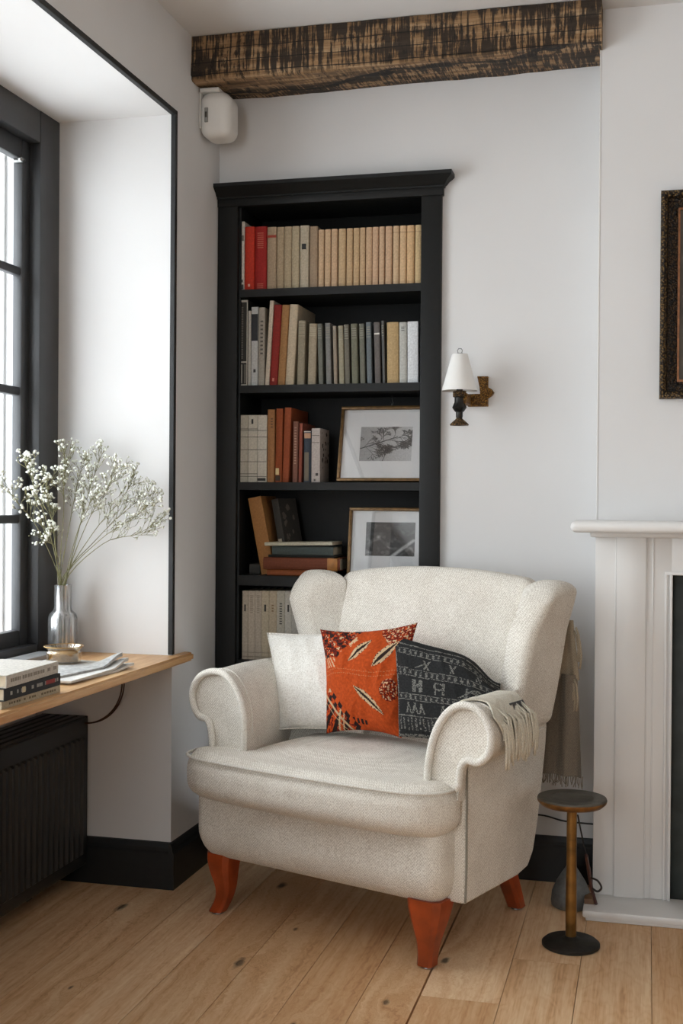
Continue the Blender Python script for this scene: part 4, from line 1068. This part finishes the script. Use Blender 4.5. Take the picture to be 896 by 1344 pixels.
stem = finish('candle_stem', bm, [plain('blackened_bronze', '2a2825', .35, .3, 120, .6), ornate('gilt_bronze', '2c2014', '94703c', 220)], sn, True, 40)
for p in stem.data.polygons:
    if p.center.z < zz(550) or zz(521) < p.center.z < zz(513): p.material_index = 1
MOR = ornate('ornate_gilt', '5a3c18', 'b08038', 240)
bm = bmesh.new(); box(bm, (.0, -.008, zz(529.5)), (.024, .095, zz(516)), .002); finish('arm', bm, MOR, sn, True, 40)
bm = bmesh.new(); wx = lambda px: at(px, 510, 1, 3.885).x-sx_
prof = [(wx(614), -.062+.018), (wx(640), -.062+.018), (wx(640), -.018), (wx(641.5), -.016), (wx(645), -.010), (wx(648), .000), (wx(645), .011), (wx(640), .017), (wx(640), .052), (wx(626), .053), (wx(629), .02), (wx(630), -.004), (wx(614), -.004)]
prism(bm, [(x, z) for x, z in prof], .092, .1105, 1); bmesh.ops.recalc_face_normals(bm, faces=bm.faces); finish('wall_plate', bm, MOR, sn, True, 30)

# ------------------------------------------------------------------ things on the sill
def sill(px, py): return at(px, py, 2, ZS)
# stack of three books
bs = [('pale_art_book', 'f', .0485, .078, 'c9c4bb', 'thick pale book topmost in the stack on the window sill'), ('x', 'f', .0185, .048, '23272b', 'dark book with red lettering, middle of the stack on the window sill'), ('x', 'f', 0, .018, 'b9ad94', 'thin cream lettered book at the bottom of the sill stack')]
cnr = sill(78, 909)
for i, (a_, _, zl, zh, c, lb) in enumerate(bs):
    zh += .0
    o = book_mesh('book', zh-zl-.0004, .27 if i else .262, .17, c, .06); tag(o, lb, 'book', None)
    # spine faces +x (the room); book lies flat, its length along y
    M_ = Matrix.Translation((-1.412-(.004 if i == 0 else 0), 2.74-(.004 if i == 0 else 0), ZS+zl+.0002)) @ Matrix.Rotation(math.radians(-1.5*(i-1)), 4, 'Z') @ Matrix(((0, -1, 0, 0), (0, 0, -1, 0), (1, 0, 0, 0), (0, 0, 0, 1)))
    o.matrix_world = M_
    r9 = random.Random(i+4)
    y = .012
    bm = bmesh.new(); t_ = zh-zl
    while y < .24:
        w_ = r9.uniform(.004, .010)
        if r9.random() < .8: box(bm, (t_*.38, -.0006, y), (t_*.66, .001, y+w_))
        y += w_+r9.uniform(.002, .006)
    finish('title_print', bm, plain(['grey_print', 'silver_print', 'brown_print'][i], ['8d877d', '9b9a94', '6d6047'][i], .6), o)
    if i == 1:
        bx('red_print', (t_*.36, -.0008, .030), (t_*.7, .001, .075), plain('red_print', '8e2f2c', .6), o); bx('publisher_mark', (t_*.3, -.0008, .175), (t_*.75, .001, .19), plain('cream_mark', 'c9bd9c', .6), o)
# magazines
MMAG = plain('newsprint', 'dbd9d4', .85, .05, 40)
MMAG2 = plain('newsprint_grey', 'b9b9b7', .85, .18, 70)
for k, (lb, yw, zo, mt) in enumerate((('lowest of the loose newspapers on the window sill', -6, 0, MMAG), ('middle of the loose newspapers on the window sill', -1, .006, MMAG), ('topmost loose newspaper with grey print under the glass bowl', -9, .012, MMAG2))):
    bm = bmesh.new(); nu, nv = 16, 16; A = []
    for sd in (0, 1):
        A.append([[bm.verts.new((lerp(0, -.235, i/nu), lerp(0, -.34, j/nv), (.0052 if sd else 0)+.020*(.5+.5*k)*sm((.30-j/nv)/.30)*sm((.35-i/nu)/.35)*(1 if sd else .8))) for j in range(nv+1)] for i in range(nu+1)])
    for G in A:
        for i in range(nu):
            for j in range(nv): bm.faces.new((G[i][j], G[i+1][j], G[i+1][j+1], G[i][j+1]))
    for i in range(nu):
        for j in (0, nv): bm.faces.new((A[0][i][j], A[0][i+1][j], A[1][i+1][j], A[1][i][j]))
    for j in range(nv):
        for i in (0, nu): bm.faces.new((A[0][i][j], A[0][i][j+1], A[1][i][j+1], A[1][i][j]))
    o = tag(finish('newspaper', bm, mt, None, True, 50), lb, 'newspaper'); o.location = (-1.418-k*.012, 3.20-k*.014, ZS+.0004+zo); o.rotation_euler = (0, 0, math.radians(yw))
# glass candle bowl
cc = at(88, 871, 2, ZS+.018)
gb = empty('glass_bowl', 'faceted glass bowl holding an amber candle on the newspapers', 'bowl', (cc.x-.018, cc.y+.015, ZS+.0178))
bm = bmesh.new(); lathe(bm, [(.040, .0), (.048, .004), (.049, .03), (.044, .036), (.052, .044), (.055, .048), (.052, .048), (.041, .036), (.045, .028), (.044, .006), (.001, .004)], 20); finish('bowl', bm, glassmat('amber_glass', (.93, .86, .74, 1), .16), gb, True, 25)
bm = bmesh.new(); lathe(bm, [(.001, .0055), (.040, .0062), (.042, .02), (.041, .028), (.001, .029)], 24); finish('candle_wax', bm, plain('amber_wax', 'b59a72', .5, .2, 80), gb, True)
bm = bmesh.new(); tube(bm, [(.0545*math.cos(a_), .0545*math.sin(a_), .0475) for a_ in [k*math.pi/16 for k in range(32)]], .0014, 6, True); finish('gilt_rim', bm, plain('gilt_rim', 'b08a4c', .3, .1, 40, .8), gb, True)
# grey flat case by the window
q = sill(30, 858)
gx0 = bx('notebook', (-1.805, 3.10, ZS+.0004), (-1.74, 3.36, ZS+.016), plain('grey_cover', '8c8d8d', .5), None, .002); tag(gx0, 'flat grey notebook lying against the window frame', 'notebook')
# vase
vx, vy = -1.748, 3.405
va = empty('vase', 'ribbed grey glass bottle vase holding the white flowers', 'vase', (vx, vy, ZS))
m, t, b = nm('ribbed_glass'); t.nodes.remove(b)
v = coord(t, (1, 1, 1)); n = noi(t, coord(t, (180, 180, 4)), 1, 3)
tr = node(t, 'ShaderNodeBsdfTransparent'); tr.inputs[0].default_value = (.80, .81, .82, 1)
df = node(t, 'ShaderNodeBsdfGlossy'); df.inputs['Roughness'].default_value = .25; df.inputs[0].default_value = (.8, .8, .8, 1)
d2 = node(t, 'ShaderNodeBsdfDiffuse'); d2.inputs[0].default_value = (.45, .45, .45, 1)
m1 = node(t, 'ShaderNodeMixShader'); m1.inputs[0].default_value = .3; t.links.new(df.outputs[0], m1.inputs[1]); t.links.new(d2.outputs[0], m1.inputs[2])
m2 = node(t, 'ShaderNodeMixShader'); t.links.new(ramp(t, n, [(.38, (.15, .15, .15, 1)), (.60, (.8, .8, .8, 1))]), m2.inputs[0]); t.links.new(tr.outputs[0], m2.inputs[1]); t.links.new(m1.outputs[0], m2.inputs[2])
t.links.new(m2.outputs[0], t.nodes['Material Output'].inputs[0]); MRIB = m
bm = bmesh.new(); lathe(bm, [(.001, .001), (.040, .0), (.0445, .006), (.0445, .115), (.041, .127), (.028, .140), (.026, .148), (.026, .215), (.0275, .217), (.0245, .217), (.0235, .148), (.026, .138), (.038, .124), (.042, .113), (.042, .012), (.001, .010)], 40, cap=False); finish('glass', bm, MRIB, va, True, 40)
# flower sprigs
MSTEM = plain('stem_olive', '85825c', .7, .2, 30); MBLOS = plain('white_petals', 'e8e9df', .8, .03, 30); MBUD = plain('green_bud', '9a9c72', .8, .1, 40)
rf = random.Random(21); mouth = Vector((vx, vy, ZS+.215))
tg = [(8, 640, 'x'), (40, 612, 'x'), (62, 640, 'x'), (90, 598, 'y'), (108, 612, 'y'), (130, 606, 'y'), (150, 622, 'y'), (172, 636, 'y'), (188, 652, 'y'), (194, 664, 'y'), (199, 690, 'y'), (120, 650, 'y'), (62, 700, 'x')]
labs = {0: 'flower sprig reaching furthest left across the window pane', 10: 'lowest flower sprig arching out furthest right over the sill'}
for i, (px, py, ax) in enumerate(tg):
    T_ = at(px, py, 0, -1.775+rf.uniform(0, .05)) if ax == 'x' else at(px, py, 1, 3.40+rf.uniform(-.10, .04))
    root = Vector((vx+rf.uniform(-.025, .025), vy+rf.uniform(-.025, .025), ZS+.014)); mo = mouth+Vector((rf.uniform(-.012, .012), rf.uniform(-.012, .012), 0))
    lab = labs.get(i, 'airy white baby\'s breath sprig rising from the grey glass vase'); g_ = None if i in labs else 'flower sprigs in the vase'
    bm = bmesh.new(); bb_ = bmesh.new(); org = root
    main = cr_spline([root, mo, mo.lerp(T_, .45)+Vector((0, 0, .02+.03*rf.random())), mo.lerp(T_, .8)+Vector((rf.uniform(-.01, .01), 0, .01)), T_], 5)
    n = len(main); tube(bm, [p-org for p in main], [lerp(.0018, .0006, k/(n-1)) for k in range(n)], 5)
    def blossom(p, r):
        mat = Matrix.Translation(p-org) @ Matrix.Rotation(rf.uniform(0, 3), 4, 'X') @ Matrix.Diagonal((1, 1, .7, 1))
        res = bmesh.ops.create_icosphere(bb_, subdivisions=1, radius=r, matrix=mat)
        k_ = 1 if r < .0024 else 0
        for v_ in res['verts']:
            for f in v_.link_faces: f.material_index = k_
    def twig(p, d, l, dep):
        e = p+d*l; m_ = p.lerp(e, .5)+Vector((rf.uniform(-1, 1), rf.uniform(-1, 1), rf.uniform(-1, 1)))*l*.08
        tube(bm, [p-org, m_-org, e-org], [.0007, .0006, .0004], 4)
        if dep == 0:
            blossom(e, rf.choice([.0020, .0026, .0034, .0044, .0054])); return
        for _ in range(rf.choice([2, 3])):
            dd = (d+Vector((rf.uniform(-1, 1), rf.uniform(-1, 1), rf.uniform(-.6, 1)))*.62).normalized(); twig(e, dd, l*rf.uniform(.6, .9), dep-1)
    L_ = (T_-mo).length
    for k in range(int(n*.55), n, 1):
        p = main[k]; d = (main[min(k+1, n-1)]-main[k-1]).normalized()
        for _ in range(2):
            dd = (d+Vector((rf.uniform(-1, 1), rf.uniform(-.7, .7), rf.uniform(-.5, 1)))*.75).normalized(); twig(p, dd, rf.uniform(.018, .034), 2)
    for v_ in list(bm.verts)+list(bb_.verts):
        wx_, wy_ = v_.co.x+org.x, v_.co.y+org.y
        if wx_ < -1.805: v_.co.x = -1.805-org.x+rf.uniform(0, .004)
        if wy_ > 3.492: v_.co.y = 3.492-org.y-rf.uniform(0, .004)
    st = finish('flower_sprig', bm, MSTEM, None, True, loc=org); tag(st, lab, 'flower', g_)
    finish('blossoms', bb_, [MBLOS, MBUD], st, True)
